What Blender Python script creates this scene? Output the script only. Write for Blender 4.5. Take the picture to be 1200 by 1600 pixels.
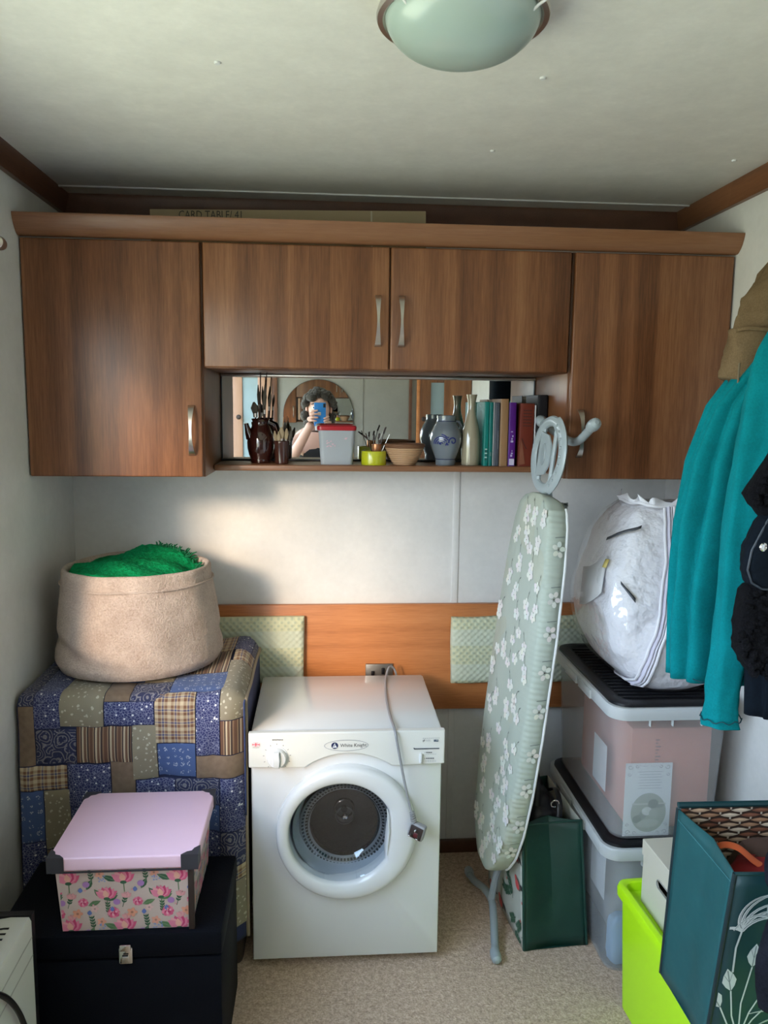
import bpy, bmesh, math, random
from math import pi, sin, cos, radians, sqrt, atan2
from mathutils import Vector, Matrix, noise

for o in list(bpy.data.objects):
    bpy.data.objects.remove(o, do_unlink=True)
S = bpy.context.scene
C = S.collection
RND = random.Random(7)

# ---------------------------------------------------------------- camera
YAW, PITCH, ROLL, EYE, FPX = 0.0763, 0.1322, 0.012, 1.4877, 1237.17
cd = bpy.data.cameras.new('camera')
cam = bpy.data.objects.new('camera', cd)
C.objects.link(cam)
fw = Vector((sin(YAW) * cos(PITCH), cos(YAW) * cos(PITCH), -sin(PITCH)))
rt = Vector((cos(YAW), -sin(YAW), 0))
up = rt.cross(fw)
r2 = rt * cos(ROLL) + up * sin(ROLL)
u2 = up * cos(ROLL) - rt * sin(ROLL)
cam.matrix_world = Matrix(((r2.x, u2.x, -fw.x, 0), (r2.y, u2.y, -fw.y, 0), (r2.z, u2.z, -fw.z, EYE), (0, 0, 0, 1)))
cd.sensor_fit = 'VERTICAL'
cd.sensor_height = 36.0
cd.lens = 36.0 * FPX / 1600.0
cd.clip_start = 0.002
cd.clip_end = 60
S.camera = cam

# ---------------------------------------------------------------- light and exposure
S.view_settings.view_transform = 'Standard'
S.view_settings.look = 'None'
S.view_settings.gamma = 1.0
S.view_settings.use_curve_mapping = False
S.view_settings.exposure = 0.22
SKY_STRENGTH = 11.0
SUN_STRENGTH = 3.4
w = bpy.data.worlds.new('daylight')
S.world = w
w.use_nodes = True
nt = w.node_tree
nt.nodes.clear()
wo = nt.nodes.new('ShaderNodeOutputWorld')
bg = nt.nodes.new('ShaderNodeBackground')
tc = nt.nodes.new('ShaderNodeTexCoord')
sx = nt.nodes.new('ShaderNodeSeparateXYZ')
rp = nt.nodes.new('ShaderNodeValToRGB')
mr = nt.nodes.new('ShaderNodeMapRange')
nt.links.new(tc.outputs['Generated'], sx.inputs[0])
nt.links.new(sx.outputs['Z'], mr.inputs['Value'])
mr.inputs['From Min'].default_value = -1
mr.inputs['From Max'].default_value = 1
nt.links.new(mr.outputs[0], rp.inputs[0])
els = rp.color_ramp.elements            # lawn below the horizon, hazy sky above
els[0].position = 0.0; els[0].color = (0.43, 0.47, 0.36, 1)
els[1].position = 0.485; els[1].color = (0.46, 0.50, 0.39, 1)
e = els.new(0.515); e.color = (0.74, 0.90, 1.06, 1)
e = els.new(1.0); e.color = (0.46, 0.70, 1.08, 1)
# hazy glow of the low sun
SUN_DIR = Vector((0.46, 1.0, -0.33)).normalized()
dp = nt.nodes.new('ShaderNodeVectorMath'); dp.operation = 'DOT_PRODUCT'
nt.links.new(tc.outputs['Generated'], dp.inputs[0]); dp.inputs[1].default_value = -SUN_DIR
mx0 = nt.nodes.new('ShaderNodeMath'); mx0.operation = 'MAXIMUM'; nt.links.new(dp.outputs['Value'], mx0.inputs[0]); mx0.inputs[1].default_value = 0.0
pw = nt.nodes.new('ShaderNodeMath'); pw.operation = 'POWER'; nt.links.new(mx0.outputs[0], pw.inputs[0]); pw.inputs[1].default_value = 30.0
gm = nt.nodes.new('ShaderNodeVectorMath'); gm.operation = 'SCALE'; gm.inputs[0].default_value = (1.0, 0.80, 0.56); nt.links.new(pw.outputs[0], gm.inputs['Scale'])
GLOW = 0.8
ga = nt.nodes.new('ShaderNodeVectorMath'); ga.operation = 'MULTIPLY_ADD'; nt.links.new(gm.outputs[0], ga.inputs[0]); ga.inputs[1].default_value = (GLOW, GLOW, GLOW); nt.links.new(rp.outputs[0], ga.inputs[2])
nt.links.new(ga.outputs[0], bg.inputs['Color'])
bg.inputs['Strength'].default_value = SKY_STRENGTH
nt.links.new(bg.outputs[0], wo.inputs['Surface'])

sd = bpy.data.lights.new('sun', 'SUN')
sun = bpy.data.objects.new('sun', sd)
C.objects.link(sun)
sd.energy = SUN_STRENGTH
sd.angle = radians(10.0)
sd.color = (1.0, 0.75, 0.52)
sun.rotation_euler = Vector((0.46, 1.0, -0.33)).to_track_quat('-Z', 'Y').to_euler()
sun.location = (-3, -4, 4)

# window opening in the left wall (real hole); the portal only guides sampling of the sky through it
WY0, WY1, WZ0, WZ1 = 0.10, 1.66, 0.95, 1.80
XL, XR, YW, YO, ZC = -0.768, 1.105, 2.482, -1.02, 2.09
pd = bpy.data.lights.new('window_portal', 'AREA')
po = bpy.data.objects.new('window_portal', pd)
C.objects.link(po)
pd.shape = 'RECTANGLE'
pd.size = WZ1 - WZ0
pd.size_y = WY1 - WY0
pd.cycles.is_portal = True
po.location = (XL - 0.13, (WY0 + WY1) / 2, (WZ0 + WZ1) / 2)
po.rotation_euler = (0, radians(-90), 0)
# second window, added behind the camera for cool skylight; added screen blocks its sun
VY0, VY1, VZ0, VZ1 = -0.96, -0.02, 0.50, 1.95
pd2 = bpy.data.lights.new('window_portal', 'AREA')
po2 = bpy.data.objects.new('window_portal', pd2)
C.objects.link(po2)
pd2.shape = 'RECTANGLE'
pd2.size = VZ1 - VZ0
pd2.size_y = VY1 - VY0
pd2.cycles.is_portal = True
po2.location = (XL - 0.13, (VY0 + VY1) / 2, (VZ0 + VZ1) / 2)
po2.rotation_euler = (0, radians(-90), 0)

# ---------------------------------------------------------------- mesh helpers
class MB:
    def __init__(self):
        self.v = []; self.f = []; self.m = []; self.uv = {}
    def add(self, vs, fs, mat=0):
        b = len(self.v)
        self.v.extend([tuple(p) for p in vs])
        for f in fs:
            self.f.append(tuple(b + i for i in f)); self.m.append(mat)
        return self
    def box(self, x0, x1, y0, y1, z0, z1, mat=0):
        vs = [(x, y, z) for z in (z0, z1) for y in (y0, y1) for x in (x0, x1)]
        return self.add(vs, [(0, 2, 3, 1), (4, 5, 7, 6), (0, 1, 5, 4), (2, 6, 7, 3), (0, 4, 6, 2), (1, 3, 7, 5)], mat)
    def rbox(self, x0, x1, y0, y1, z0, z1, r=0.004, seg=2, mat=0, M=None):
        bm = bmesh.new()
        bmesh.ops.create_cube(bm, size=1.0)
        for v in bm.verts:
            v.co = Vector(((x0 + x1) / 2 + v.co.x * (x1 - x0), (y0 + y1) / 2 + v.co.y * (y1 - y0), (z0 + z1) / 2 + v.co.z * (z1 - z0)))
        bmesh.ops.bevel(bm, geom=bm.edges[:], offset=r, segments=seg, profile=0.5, affect='EDGES')
        if M is not None:
            bm.transform(M)
        bm.verts.index_update()
        self.add([v.co[:] for v in bm.verts], [tuple(v.index for v in f.verts) for f in bm.faces], mat)
        bm.free()
        return self
    def loft(self, rings, closed=True, cap0=True, cap1=True, mat=0):
        n = len(rings[0])
        vs = [p for r in rings for p in r]
        fs = []
        for k in range(len(rings) - 1):
            for i in range(n if closed else n - 1):
                j = (i + 1) % n
                fs.append((k * n + i, k * n + j, (k + 1) * n + j, (k + 1) * n + i))
        if cap0: fs.append(tuple(range(n - 1, -1, -1)))
        if cap1: fs.append(tuple((len(rings) - 1) * n + i for i in range(n)))
        return self.add(vs, fs, mat)
    def lathe(self, cx, cy, prof, n=32, mat=0, M=None, cap0=True, cap1=True):
        rings = []
        for r, z in prof:
            rings.append([Vector((cx + r * cos(2 * pi * i / n), cy + r * sin(2 * pi * i / n), z)) for i in range(n)])
        if M is not None:
            rings = [[M @ p for p in r] for r in rings]
        return self.loft(rings, True, cap0, cap1, mat)
    def tube(self, path, rad, n=10, caps=True, mat=0, flat=1.0, upv=None):
        path = [Vector(p) for p in path]
        rings = []
        ref = Vector(upv) if upv else None
        prevx = None
        for i, p in enumerate(path):
            a = path[max(0, i - 1)]; b = path[min(len(path) - 1, i + 1)]
            t = (b - a).normalized()
            if prevx is None:
                h = ref if ref else (Vector((0, 0, 1)) if abs(t.z) < 0.9 else Vector((1, 0, 0)))
                x = (h - t * h.dot(t)).normalized()
            else:
                x = (prevx - t * prevx.dot(t)).normalized()
            prevx = x
            y = t.cross(x)
            r = rad[i] if isinstance(rad, (list, tuple)) else rad
            rings.append([p + x * (r * cos(2 * pi * k / n)) + y * (r * flat * sin(2 * pi * k / n)) for k in range(n)])
        return self.loft(rings, True, caps, caps, mat)
    def prism(self, poly, axis, a0, a1, mat=0):
        def pt(q, a):
            if axis == 'x': return (a, q[0], q[1])
            if axis == 'y': return (q[0], a, q[1])
            return (q[0], q[1], a)
        n = len(poly)
        vs = [pt(q, a0) for q in poly] + [pt(q, a1) for q in poly]
        fs = [tuple(range(n - 1, -1, -1)), tuple(range(n, 2 * n))] + [(i, (i + 1) % n, n + (i + 1) % n, n + i) for i in range(n)]
        return self.add(vs, fs, mat)
    def ball(self, c, r, n=12, sc=(1, 1, 1), mat=0, jit=0.0, freq=8.0):
        rings = []
        m = n // 2 + 2
        for k in range(1, m):
            th = pi * k / m
            ring = []
            for i in range(n):
                d = Vector((sin(th) * cos(2 * pi * i / n), sin(th) * sin(2 * pi * i / n), -cos(th)))
                rr = r * (1 + (jit * noise.noise(d * freq * 0.3 + Vector(c) * 13) if jit else 0))
                ring.append((c[0] + d.x * rr * sc[0], c[1] + d.y * rr * sc[1], c[2] + d.z * rr * sc[2]))
            rings.append(ring)
        return self.loft(rings, True, True, True, mat)
    def build(self, name, mats, parent=None, sharp=35, smooth=True, fix=True):
        me = bpy.data.meshes.new(name)
        me.from_pydata(self.v, [], self.f)
        if not isinstance(mats, (list, tuple)): mats = [mats]
        for m in mats: me.materials.append(m)
        if len(mats) > 1:
            me.polygons.foreach_set('material_index', self.m)
        if fix:
            bm = bmesh.new(); bm.from_mesh(me)
            bmesh.ops.recalc_face_normals(bm, faces=bm.faces[:])
            bm.to_mesh(me); bm.free()
        if smooth:
            me.polygons.foreach_set('use_smooth', [True] * len(me.polygons))
            if sharp: me.set_sharp_from_angle(angle=radians(sharp))
        me.update()
        return link(name, me, parent)

def link(name, me, parent=None):
    o = bpy.data.objects.new(name, me)
    C.objects.link(o)
    if parent is not None: adopt(o, parent)
    return o

def adopt(o, p):
    # every mesh is built in world coordinates; only the Empties carry a location
    o.parent = p
    o.matrix_parent_inverse = Matrix.Translation(p.location).inverted() if p.type == 'EMPTY' else Matrix.Identity(4)

def tag(o, label, cat=None, group=None, kind=None):
    o['label'] = label
    if cat: o['category'] = cat
    if group: o['group'] = group
    if kind: o['kind'] = kind
    return o
def thing(name, label, cat, loc, group=None, kind=None):
    o = bpy.data.objects.new(name, None)
    o.empty_display_size = 0.05
    C.objects.link(o)
    o.location = loc
    return tag(o, label, cat, group, kind)

# flat print: coloured 2-D polygons carried by one thin mesh, mapped by f(u, v, lift)
class Print:
    def __init__(self, f, clip=None, lift=0.0006, step=0.00002):
        self.f = f; self.clip = clip; self.l = lift; self.l0 = lift; self.st = step
        self.v = []; self.fc = []; self.c = []
    def poly(self, pts, col):
        if self.clip:
            x0, x1, y0, y1 = self.clip
            for ax, lim, sg in ((0, x0, 1), (0, x1, -1), (1, y0, 1), (1, y1, -1)):
                out = []
                for i in range(len(pts)):
                    a = pts[i]; b = pts[(i + 1) % len(pts)]
                    da = (a[ax] - lim) * sg; db = (b[ax] - lim) * sg
                    if da >= 0: out.append(a)
                    if da * db < 0:
                        t = da / (da - db)
                        out.append((a[0] + (b[0] - a[0]) * t, a[1] + (b[1] - a[1]) * t))
                pts = out
                if len(pts) < 3: return
        b = len(self.v)
        for p in pts: self.v.append(tuple(self.f(p[0], p[1], self.l)))
        self.fc.append(tuple(range(b, b + len(pts)))); self.c.append(col)
        self.l += self.st
    def base(self): self.l = self.l0
    def ell(self, x, y, a, b, rot, col, n=12):
        c, s = cos(rot), sin(rot)
        self.poly([(x + a * cos(t) * c - b * sin(t) * s, y + a * cos(t) * s + b * sin(t) * c) for t in [2 * pi * i / n for i in range(n)]], col)
    def leaf(self, x, y, L, W, rot, col, rib=None):
        c, s = cos(rot), sin(rot)
        pr = [(0, 0), (.2, .62), (.45, 1), (.7, .7), (1, 0), (.7, -.7), (.45, -1), (.2, -.62)]
        self.poly([(x + L * a * c - W * b * s, y + L * a * s + W * b * c) for a, b in pr], col)
        if rib:
            self.line([(x, y), (x + L * .9 * c, y + L * .9 * s)], W * .16, rib)
    def line(self, pts, wd, col, taper=0.0):
        n = len(pts)
        for i in range(n - 1):
            a, b = pts[i], pts[i + 1]
            dx, dy = b[0] - a[0], b[1] - a[1]
            L = sqrt(dx * dx + dy * dy) or 1
            w0 = wd * (1 - taper * i / (n - 1)) * .5; w1 = wd * (1 - taper * (i + 1) / (n - 1)) * .5
            nx, ny = -dy / L, dx / L
            self.poly([(a[0] + nx * w0, a[1] + ny * w0), (a[0] - nx * w0, a[1] - ny * w0), (b[0] - nx * w1, b[1] - ny * w1), (b[0] + nx * w1, b[1] + ny * w1)], col)
            self.l -= self.st
        self.l += self.st
    def rect(self, x0, x1, y0, y1, col):
        self.poly([(x0, y0), (x1, y0), (x1, y1), (x0, y1)], col)
    def build(self, name, parent, rough=0.6):
        me = bpy.data.meshes.new(name)
        me.from_pydata(self.v, [], self.fc)
        at = me.color_attributes.new('ink', 'FLOAT_COLOR', 'CORNER')
        i = 0
        for k, f in enumerate(self.fc):
            for _ in f:
                at.data[i].color = (*self.c[k], 1); i += 1
        me.materials.append(ink_mat(rough))
        return link(name, me, parent)

_ink = {}
def ink_mat(rough):
    if rough in _ink: return _ink[rough]
    m = bpy.data.materials.new('printed_ink'); m.use_nodes = True
    b = m.node_tree.nodes['Principled BSDF']
    a = m.node_tree.nodes.new('ShaderNodeVertexColor'); a.layer_name = 'ink'
    m.node_tree.links.new(a.outputs['Color'], b.inputs['Base Color'])
    b.inputs['Roughness'].default_value = rough
    _ink[rough] = m
    return m

def text(body, size, org, ex, ey, mat, parent, name='lettering', align='LEFT', squeeze=1.0, lift=0.0007):
    cu = bpy.data.curves.new('txt', 'FONT')
    cu.body = body; cu.size = size; cu.align_x = align; cu.resolution_u = 2
    t = bpy.data.objects.new('txt', cu)
    C.objects.link(t)
    dg = bpy.context.evaluated_depsgraph_get()
    me = bpy.data.meshes.new_from_object(t.evaluated_get(dg))
    bpy.data.objects.remove(t, do_unlink=True)
    ex = Vector(ex).normalized(); ey = Vector(ey).normalized(); nz = ex.cross(ey)
    org = Vector(org)
    for v in me.vertices:
        v.co = org + ex * (v.co.x * squeeze) + ey * v.co.y + nz * lift
    me.materials.clear(); me.materials.append(mat)
    me.name = name
    return link(name, me, parent)

# ---------------------------------------------------------------- materials
def lin(r, g, b):
    f = lambda c: (c / 255 / 12.92) if c / 255 <= 0.04045 else ((c / 255 + 0.055) / 1.055) ** 2.4
    return (f(r), f(g), f(b))
class NT:
    def __init__(self, name):
        self.m = bpy.data.materials.new(name); self.m.use_nodes = True
        self.t = self.m.node_tree; self.b = self.t.nodes['Principled BSDF']; self.out = self.t.nodes['Material Output']
    def n(self, typ, ins=None, **pr):
        d = self.t.nodes.new('ShaderNode' + typ)
        for k, v in pr.items(): setattr(d, k, v)
        for k, v in (ins or {}).items(): self.set(d.inputs[k], v)
        return d
    def set(self, sock, v):
        if hasattr(v, 'default_value') or hasattr(v, 'is_linked'): self.t.links.new(v, sock)
        elif isinstance(v, tuple) and len(v) == 3 and sock.type == 'RGBA': sock.default_value = (*v, 1)
        else: sock.default_value = v
    def math(self, op, a, b=0.0, c=None):
        d = self.n('Math', operation=op)
        self.set(d.inputs[0], a); self.set(d.inputs[1], b)
        if c is not None: self.set(d.inputs[2], c)
        return d.outputs[0]
    def mix(self, fac, a, b, blend='MIX'):
        d = self.n('Mix', data_type='RGBA', blend_type=blend)
        self.set(d.inputs[0], fac); self.set(d.inputs[6], a); self.set(d.inputs[7], b)
        return d.outputs[2]
    def ramp(self, fac, stops, interp='LINEAR'):
        d = self.n('ValToRGB')
        self.set(d.inputs[0], fac)
        cr = d.color_ramp; cr.interpolation = interp
        while len(cr.elements) < len(stops): cr.elements.new(0.5)
        for e, (p, c) in zip(cr.elements, stops):
            e.position = p; e.color = (*c, 1) if len(c) == 3 else c
        return d.outputs[0]
    def obj(self, scale=(1, 1, 1), loc=(0, 0, 0), rot=(0, 0, 0), uv=False):
        t = self.n('TexCoord')
        mp = self.n('Mapping', {'Vector': t.outputs['UV' if uv else 'Object'], 'Scale': scale, 'Location': loc, 'Rotation': rot})
        return mp.outputs[0]
    def noise(self, vec, scale, detail=2.0, rough=0.5, dist=0.0):
        return self.n('TexNoise', {'Vector': vec, 'Scale': scale, 'Detail': detail, 'Roughness': rough, 'Distortion': dist}).outputs['Fac']
    def bump(self, h, strength=0.2, dist=0.002):
        d = self.n('Bump', {'Height': h, 'Strength': strength, 'Distance': dist})
        self.set(self.b.inputs['Normal'], d.outputs[0])
    def fin(self, col=None, rough=0.5, **k):
        if col is not None: self.set(self.b.inputs['Base Color'], col)
        self.set(self.b.inputs['Roughness'], rough)
        for kk, v in k.items(): self.set(self.b.inputs[kk.replace('_', ' ').replace('Specular IOR Level', 'Specular IOR Level')], v)
        return self.m

def plain(name, col, rough=0.5, bump=None, vary=0.06, **k):
    t = NT(name)
    v = t.obj()
    nz = t.noise(v, 14.0, 3.0)
    c = t.mix(nz, tuple(x * (1 - vary) for x in col), tuple(min(1, x * (1 + vary)) for x in col))
    if bump:
        t.bump(t.noise(v, bump[0], 3.0), bump[1], bump[2] if len(bump) > 2 else 0.002)
    return t.fin(c, rough, **k)

def wood(name, dark, mid, light, grain='z', band=0.055, rough=0.40, coat=0.12, seed=0.0):
    t = NT(name)
    if grain == 'z': st = (1, 1, 0.05); ax = 0
    elif grain == 'x': st = (0.05, 1, 1); ax = 2
    else: st = (1, 0.05, 1); ax = 2
    v = t.obj(st, (seed, seed * 1.7, seed * .6))
    warp = t.noise(t.obj(tuple(3 * s for s in st), (seed, 0, 0)), 4.0, 3.0)
    fine = t.noise(v, 260.0, 4.0, 0.65)
    broad = t.noise(v, 20.0, 4.0, 0.55, 1.2)
    sp = t.n('SeparateXYZ', {0: t.obj((1, 1, 1), (seed + 7.3, 3.1, 5.2))})
    q = t.math('ADD', sp.outputs[ax], sp.outputs[1] if grain != 'z' else 0.0)
    fl = t.math('FLOOR', t.math('DIVIDE', q, band))
    wn = t.n('TexWhiteNoise', noise_dimensions='1D')
    t.set(wn.inputs['W'], fl)
    tone = wn.outputs['Value']
    wv = t.n('TexWave', {'Vector': v, 'Scale': 3.5, 'Distortion': 9.0, 'Detail': 3.0, 'Detail Scale': 1.3}, wave_type='BANDS', bands_direction='X' if grain == 'z' else 'Z').outputs['Fac']
    f = t.math('ADD', t.math('MULTIPLY', fine, 0.40), t.math('MULTIPLY', broad, 0.22))
    f = t.math('ADD', f, t.math('MULTIPLY', wv, 0.10))
    f = t.math('ADD', f, t.math('MULTIPLY', t.math('SUBTRACT', tone, 0.5), 0.17))
    f = t.math('ADD', f, t.math('MULTIPLY', warp, 0.22))
    c = t.ramp(f, [(0.26, dark), (0.47, mid), (0.68, light)])
    t.bump(fine, 0.05, 0.0006)
    return t.fin(c, rough, Coat_Weight=coat, Coat_Roughness=0.3)

M = {}
M['wall'] = None
def wall_mat(name, col, sc=9.0, amt=0.08):
    t = NT(name)
    v = t.obj()
    a = t.noise(v, sc, 4.0, 0.6); b = t.noise(v, sc * 6, 3.0, 0.6)
    f = t.math('ADD', t.math('MULTIPLY', a, 0.65), t.math('MULTIPLY', b, 0.35))
    c = t.ramp(f, [(0.3, tuple(x * (1 - amt) for x in col)), (0.55, col), (0.75, tuple(min(1, x * (1 + amt)) for x in col))])
    t.bump(b, 0.06, 0.002)
    return t.fin(c, 0.55)
M['wall'] = wall_mat('mottled_wall_vinyl', (0.70, 0.69, 0.665))
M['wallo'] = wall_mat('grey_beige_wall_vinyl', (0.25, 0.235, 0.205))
M['ceil'] = wall_mat('mottled_ceiling_vinyl', (0.76, 0.75, 0.70), 12.0, 0.09)
WD, WM, WLt = (0.080, 0.025, 0.008), (0.195, 0.074, 0.028), (0.31, 0.138, 0.060)
M['wood'] = wood('walnut_door_veneer', WD, WM, WLt)
M['woodx'] = wood('walnut_rail_veneer', (0.13, 0.05, 0.02), (0.22, 0.095, 0.042), (0.29, 0.14, 0.07), 'x', 0.4)
M['headwood'] = wood('cherry_headboard_veneer', (0.34, 0.105, 0.030), (0.52, 0.190, 0.060), (0.63, 0.26, 0.095), 'x', 0.5, seed=2.0)
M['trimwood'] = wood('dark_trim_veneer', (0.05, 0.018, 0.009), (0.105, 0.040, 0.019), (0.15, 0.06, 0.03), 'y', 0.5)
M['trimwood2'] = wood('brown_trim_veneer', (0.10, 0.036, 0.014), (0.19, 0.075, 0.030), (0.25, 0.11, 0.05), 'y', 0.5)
M['steel'] = plain('dull_steel_plate', (0.22, 0.215, 0.20), 0.42, Metallic=0.9)
M['palewood'] = wood('pale_door_veneer', (0.30, 0.15, 0.09), (0.40, 0.22, 0.14), (0.47, 0.28, 0.18), 'z', 0.12)
M['carc'] = plain('dark_carcass_edge', (0.03, 0.016, 0.012), 0.6)
M['white'] = plain('white_plastic', (0.72, 0.73, 0.73), 0.35, vary=0.02)
M['enamel'] = plain('white_enamel', (0.76, 0.77, 0.775), 0.22, vary=0.01, Coat_Weight=0.4)
M['panelw'] = plain('warm_white_plastic', (0.75, 0.745, 0.70), 0.33, vary=0.01)
M['nickel'] = plain('brushed_nickel', (0.60, 0.57, 0.53), 0.3, Metallic=1.0, bump=(300, .05))
M['chrome'] = plain('polished_chrome', (0.75, 0.75, 0.76), 0.12, Metallic=1.0)
M['mirror'] = plain('silvered_mirror', (0.80, 0.82, 0.80), 0.0, Metallic=1.0, vary=0.0)
M['black'] = plain('black_plastic', (0.006, 0.006, 0.008), 0.42, Specular_IOR_Level=0.3)
M['darkgrey'] = plain('dark_grey_plastic', (0.045, 0.045, 0.05), 0.4)
M['grey'] = plain('grey_plastic', (0.33, 0.36, 0.37), 0.35)

def carpet():
    t = NT('brown_flecked_carpet')
    v = t.obj()
    n1 = t.noise(v, 75.0, 4.0, 0.75); n2 = t.noise(v, 190.0, 2.0, 0.7)
    f = t.math('ADD', t.math('MULTIPLY', n1, 0.6), t.math('MULTIPLY', n2, 0.4))
    c = t.ramp(f, [(0.34, (0.32, 0.22, 0.155)), (0.5, (0.58, 0.42, 0.31)), (0.66, (0.82, 0.66, 0.53))])
    t.bump(f, 0.9, 0.006)
    return t.fin(c, 0.95)
M['carpet'] = carpet()

def clear_mix(name, col, alpha, rough=0.3, transl=0.0):
    """cloudy plastic or film: part see-through, part white scatter"""
    t = NT(name)
    nz = t.noise(t.obj(), 5.0, 2.0)
    c = t.mix(nz, tuple(x * .97 for x in col), col)
    t.fin(c, rough)
    tr = t.n('BsdfTransparent', {'Color': (0.97, 0.98, 0.98)})
    surf = t.b.outputs[0]
    if transl:
        tl = t.n('BsdfTranslucent', {'Color': c})
        ms = t.n('MixShader', {0: transl}); t.t.links.new(surf, ms.inputs[1]); t.t.links.new(tl.outputs[0], ms.inputs[2]); surf = ms.outputs[0]
    mx = t.n('MixShader', {0: alpha})
    t.t.links.new(tr.outputs[0], mx.inputs[1]); t.t.links.new(surf, mx.inputs[2])
    t.t.links.new(mx.outputs[0], t.out.inputs['Surface'])
    return t.m
def film(name, base=0.06, rough=0.08, tint=(1, 1, 1), bstr=0.08, bsc=30.0):
    t = NT(name)
    tr = t.n('BsdfTransparent', {'Color': tint}); gl = t.n('BsdfGlossy', {'Color': (1, 1, 1), 'Roughness': rough})
    fc = t.n('LayerWeight', {'Blend': 0.5}).outputs['Facing']
    fr = t.math('MULTIPLY', t.math('POWER', fc, 4.0), 0.6)
    nz = t.noise(t.obj(), bsc, 2.0)
    bp = t.n('Bump', {'Height': nz, 'Strength': bstr, 'Distance': 0.006}); t.set(gl.inputs['Normal'], bp.outputs[0])
    k = t.math('ADD', fr, base + 0.03)
    mx = t.n('MixShader', {0: k}); t.t.links.new(tr.outputs[0], mx.inputs[1]); t.t.links.new(gl.outputs[0], mx.inputs[2])
    t.t.links.new(mx.outputs[0], t.out.inputs['Surface'])
    return t.m
M['glass'] = film('window_glass', 0.0, 0.0)
M['doorglass'] = film('dryer_door_glass', 0.05, 0.03, (0.80, 0.84, 0.88))
M['pvc'] = film('clear_vinyl_film', 0.03, 0.06, (1, 1, 1), 0.8, 26.0)
M['tub'] = clear_mix('cloudy_storage_plastic', (0.80, 0.82, 0.83), 0.21, 0.3, 0.35)
M['tubrim'] = clear_mix('cloudy_rim_plastic', (0.80, 0.84, 0.85), 0.86, 0.3, 0.3)

def fur(name, c0, c1, scale=220, bump=0.8, sheen=0.4, d=0.006):
    t = NT(name)
    v = t.obj()
    a = t.noise(v, scale, 4.0, 0.7); b = t.noise(v, scale / 12, 3.0, 0.6)
    f = t.math('ADD', t.math('MULTIPLY', a, 0.6), t.math('MULTIPLY', b, 0.4))
    c = t.ramp(f, [(0.35, c0), (0.62, c1)])
    t.bump(f, bump, d)
    return t.fin(c, 0.95, Sheen_Weight=sheen, Sheen_Roughness=0.5, **{'Specular IOR Level': 0.15})
M['plush'] = fur('cream_plush', (0.42, 0.305, 0.24), (0.66, 0.52, 0.43), 210, 1.0, 0.3, 0.010)
M['throw'] = fur('green_looped_throw', (0.0, 0.14, 0.04), (0.002, 0.42, 0.145), 110, 1.0, 0.0, 0.014)
M['fleece'] = fur('teal_fleece', (0.0, 0.150, 0.168), (0.001, 0.205, 0.23), 240, 0.35, 0.0, 0.002)
M['khaki'] = fur('khaki_cotton', (0.125, 0.080, 0.040), (0.185, 0.125, 0.068), 300, 0.25, 0.0, 0.001)
M['sherpa'] = fur('black_sherpa_pile', (0.001, 0.001, 0.002), (0.007, 0.007, 0.010), 150, 1.0, 0.0, 0.012)
M['navycloth'] = fur('navy_black_cloth', (0.002, 0.0035, 0.007), (0.004, 0.008, 0.014), 200, 0.3, 0.0, 0.001)
M['charcoal'] = fur('charcoal_fleece', (0.005, 0.0055, 0.009), (0.014, 0.015, 0.023), 240, 0.5, 0.0, 0.003)

# ================================================================ the room
T_ = 0.10
def struct(name, mb, mat, label, cat, parent=None, **k):
    o = mb.build(name, mat, parent, **k)
    if parent is None: tag(o, label, cat, kind='structure')
    return o
struct('floor', MB().box(XL - T_, XR + T_, YO - T_, YW + T_, -0.08, 0.0), M['carpet'], 'brown flecked carpet covering the whole floor', 'floor')
ceil = struct('ceiling', MB().box(XL - T_, XR + T_, YO - T_, YW + T_, ZC, ZC + 0.08), M['ceil'], 'pale mottled ceiling of the small room', 'ceiling')
MB().rbox(XL, XR, 2.368, 2.380, ZC - 0.004, ZC + 0.01, 0.0015).build('joint_strip', M['white'], ceil)
for x, y in ((-0.19, 1.516), (0.399, 1.52), (0.395, 1.94), (0.989, 1.945), (-0.19, 0.9), (0.399, 0.9)):
    MB().lathe(x, y, [(0.005, ZC - 0.0035), (0.006, ZC - 0.001), (0.006, ZC + 0.001)], 12).build('screw_cap', M['white'], ceil)
wb = struct('wall_back', MB().box(XL - T_, XR + T_, YW, YW + T_, 0, ZC), M['wall'], 'off-white mottled back wall behind the cupboards and tumble dryer', 'wall')
MB().rbox(0.411, 0.431, YW - 0.004, YW + 0.002, 0.86, 1.296, 0.0015).build('joint_strip', M['wall'], wb)
MB().rbox(0.411, 0.431, YW - 0.004, YW + 0.002, 0.045, 0.512, 0.0015).build('joint_strip', M['wall'], wb)
struct('wall_right', MB().box(XR, XR + T_, YO - T_, YW + T_, 0, ZC), M['wall'], 'off-white mottled wall behind the hanging coats', 'wall')
wl = MB()
ys = [YO - T_, VY0, VY1, WY0, WY1, YW + T_]
for k in range(5):
    if k == 1: wl.box(XL - T_, XL, ys[k], ys[k + 1], 0, VZ0); wl.box(XL - T_, XL, ys[k], ys[k + 1], VZ1, ZC)
    elif k == 3: wl.box(XL - T_, XL, ys[k], ys[k + 1], 0, WZ0); wl.box(XL - T_, XL, ys[k], ys[k + 1], WZ1, ZC)
    else: wl.box(XL - T_, XL, ys[k], ys[k + 1], 0, ZC)
struct('wall_left', wl, M['wall'], 'off-white mottled wall beside the patchwork quilt, with the window', 'wall')
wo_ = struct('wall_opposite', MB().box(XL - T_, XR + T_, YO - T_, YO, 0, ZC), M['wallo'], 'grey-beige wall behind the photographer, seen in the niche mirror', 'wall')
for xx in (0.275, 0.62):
    MB().box(xx, xx + 0.014, YO - 0.002, YO + 0.004, 0, ZC).build('joint_strip', M['wallo'], wo_)
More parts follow.
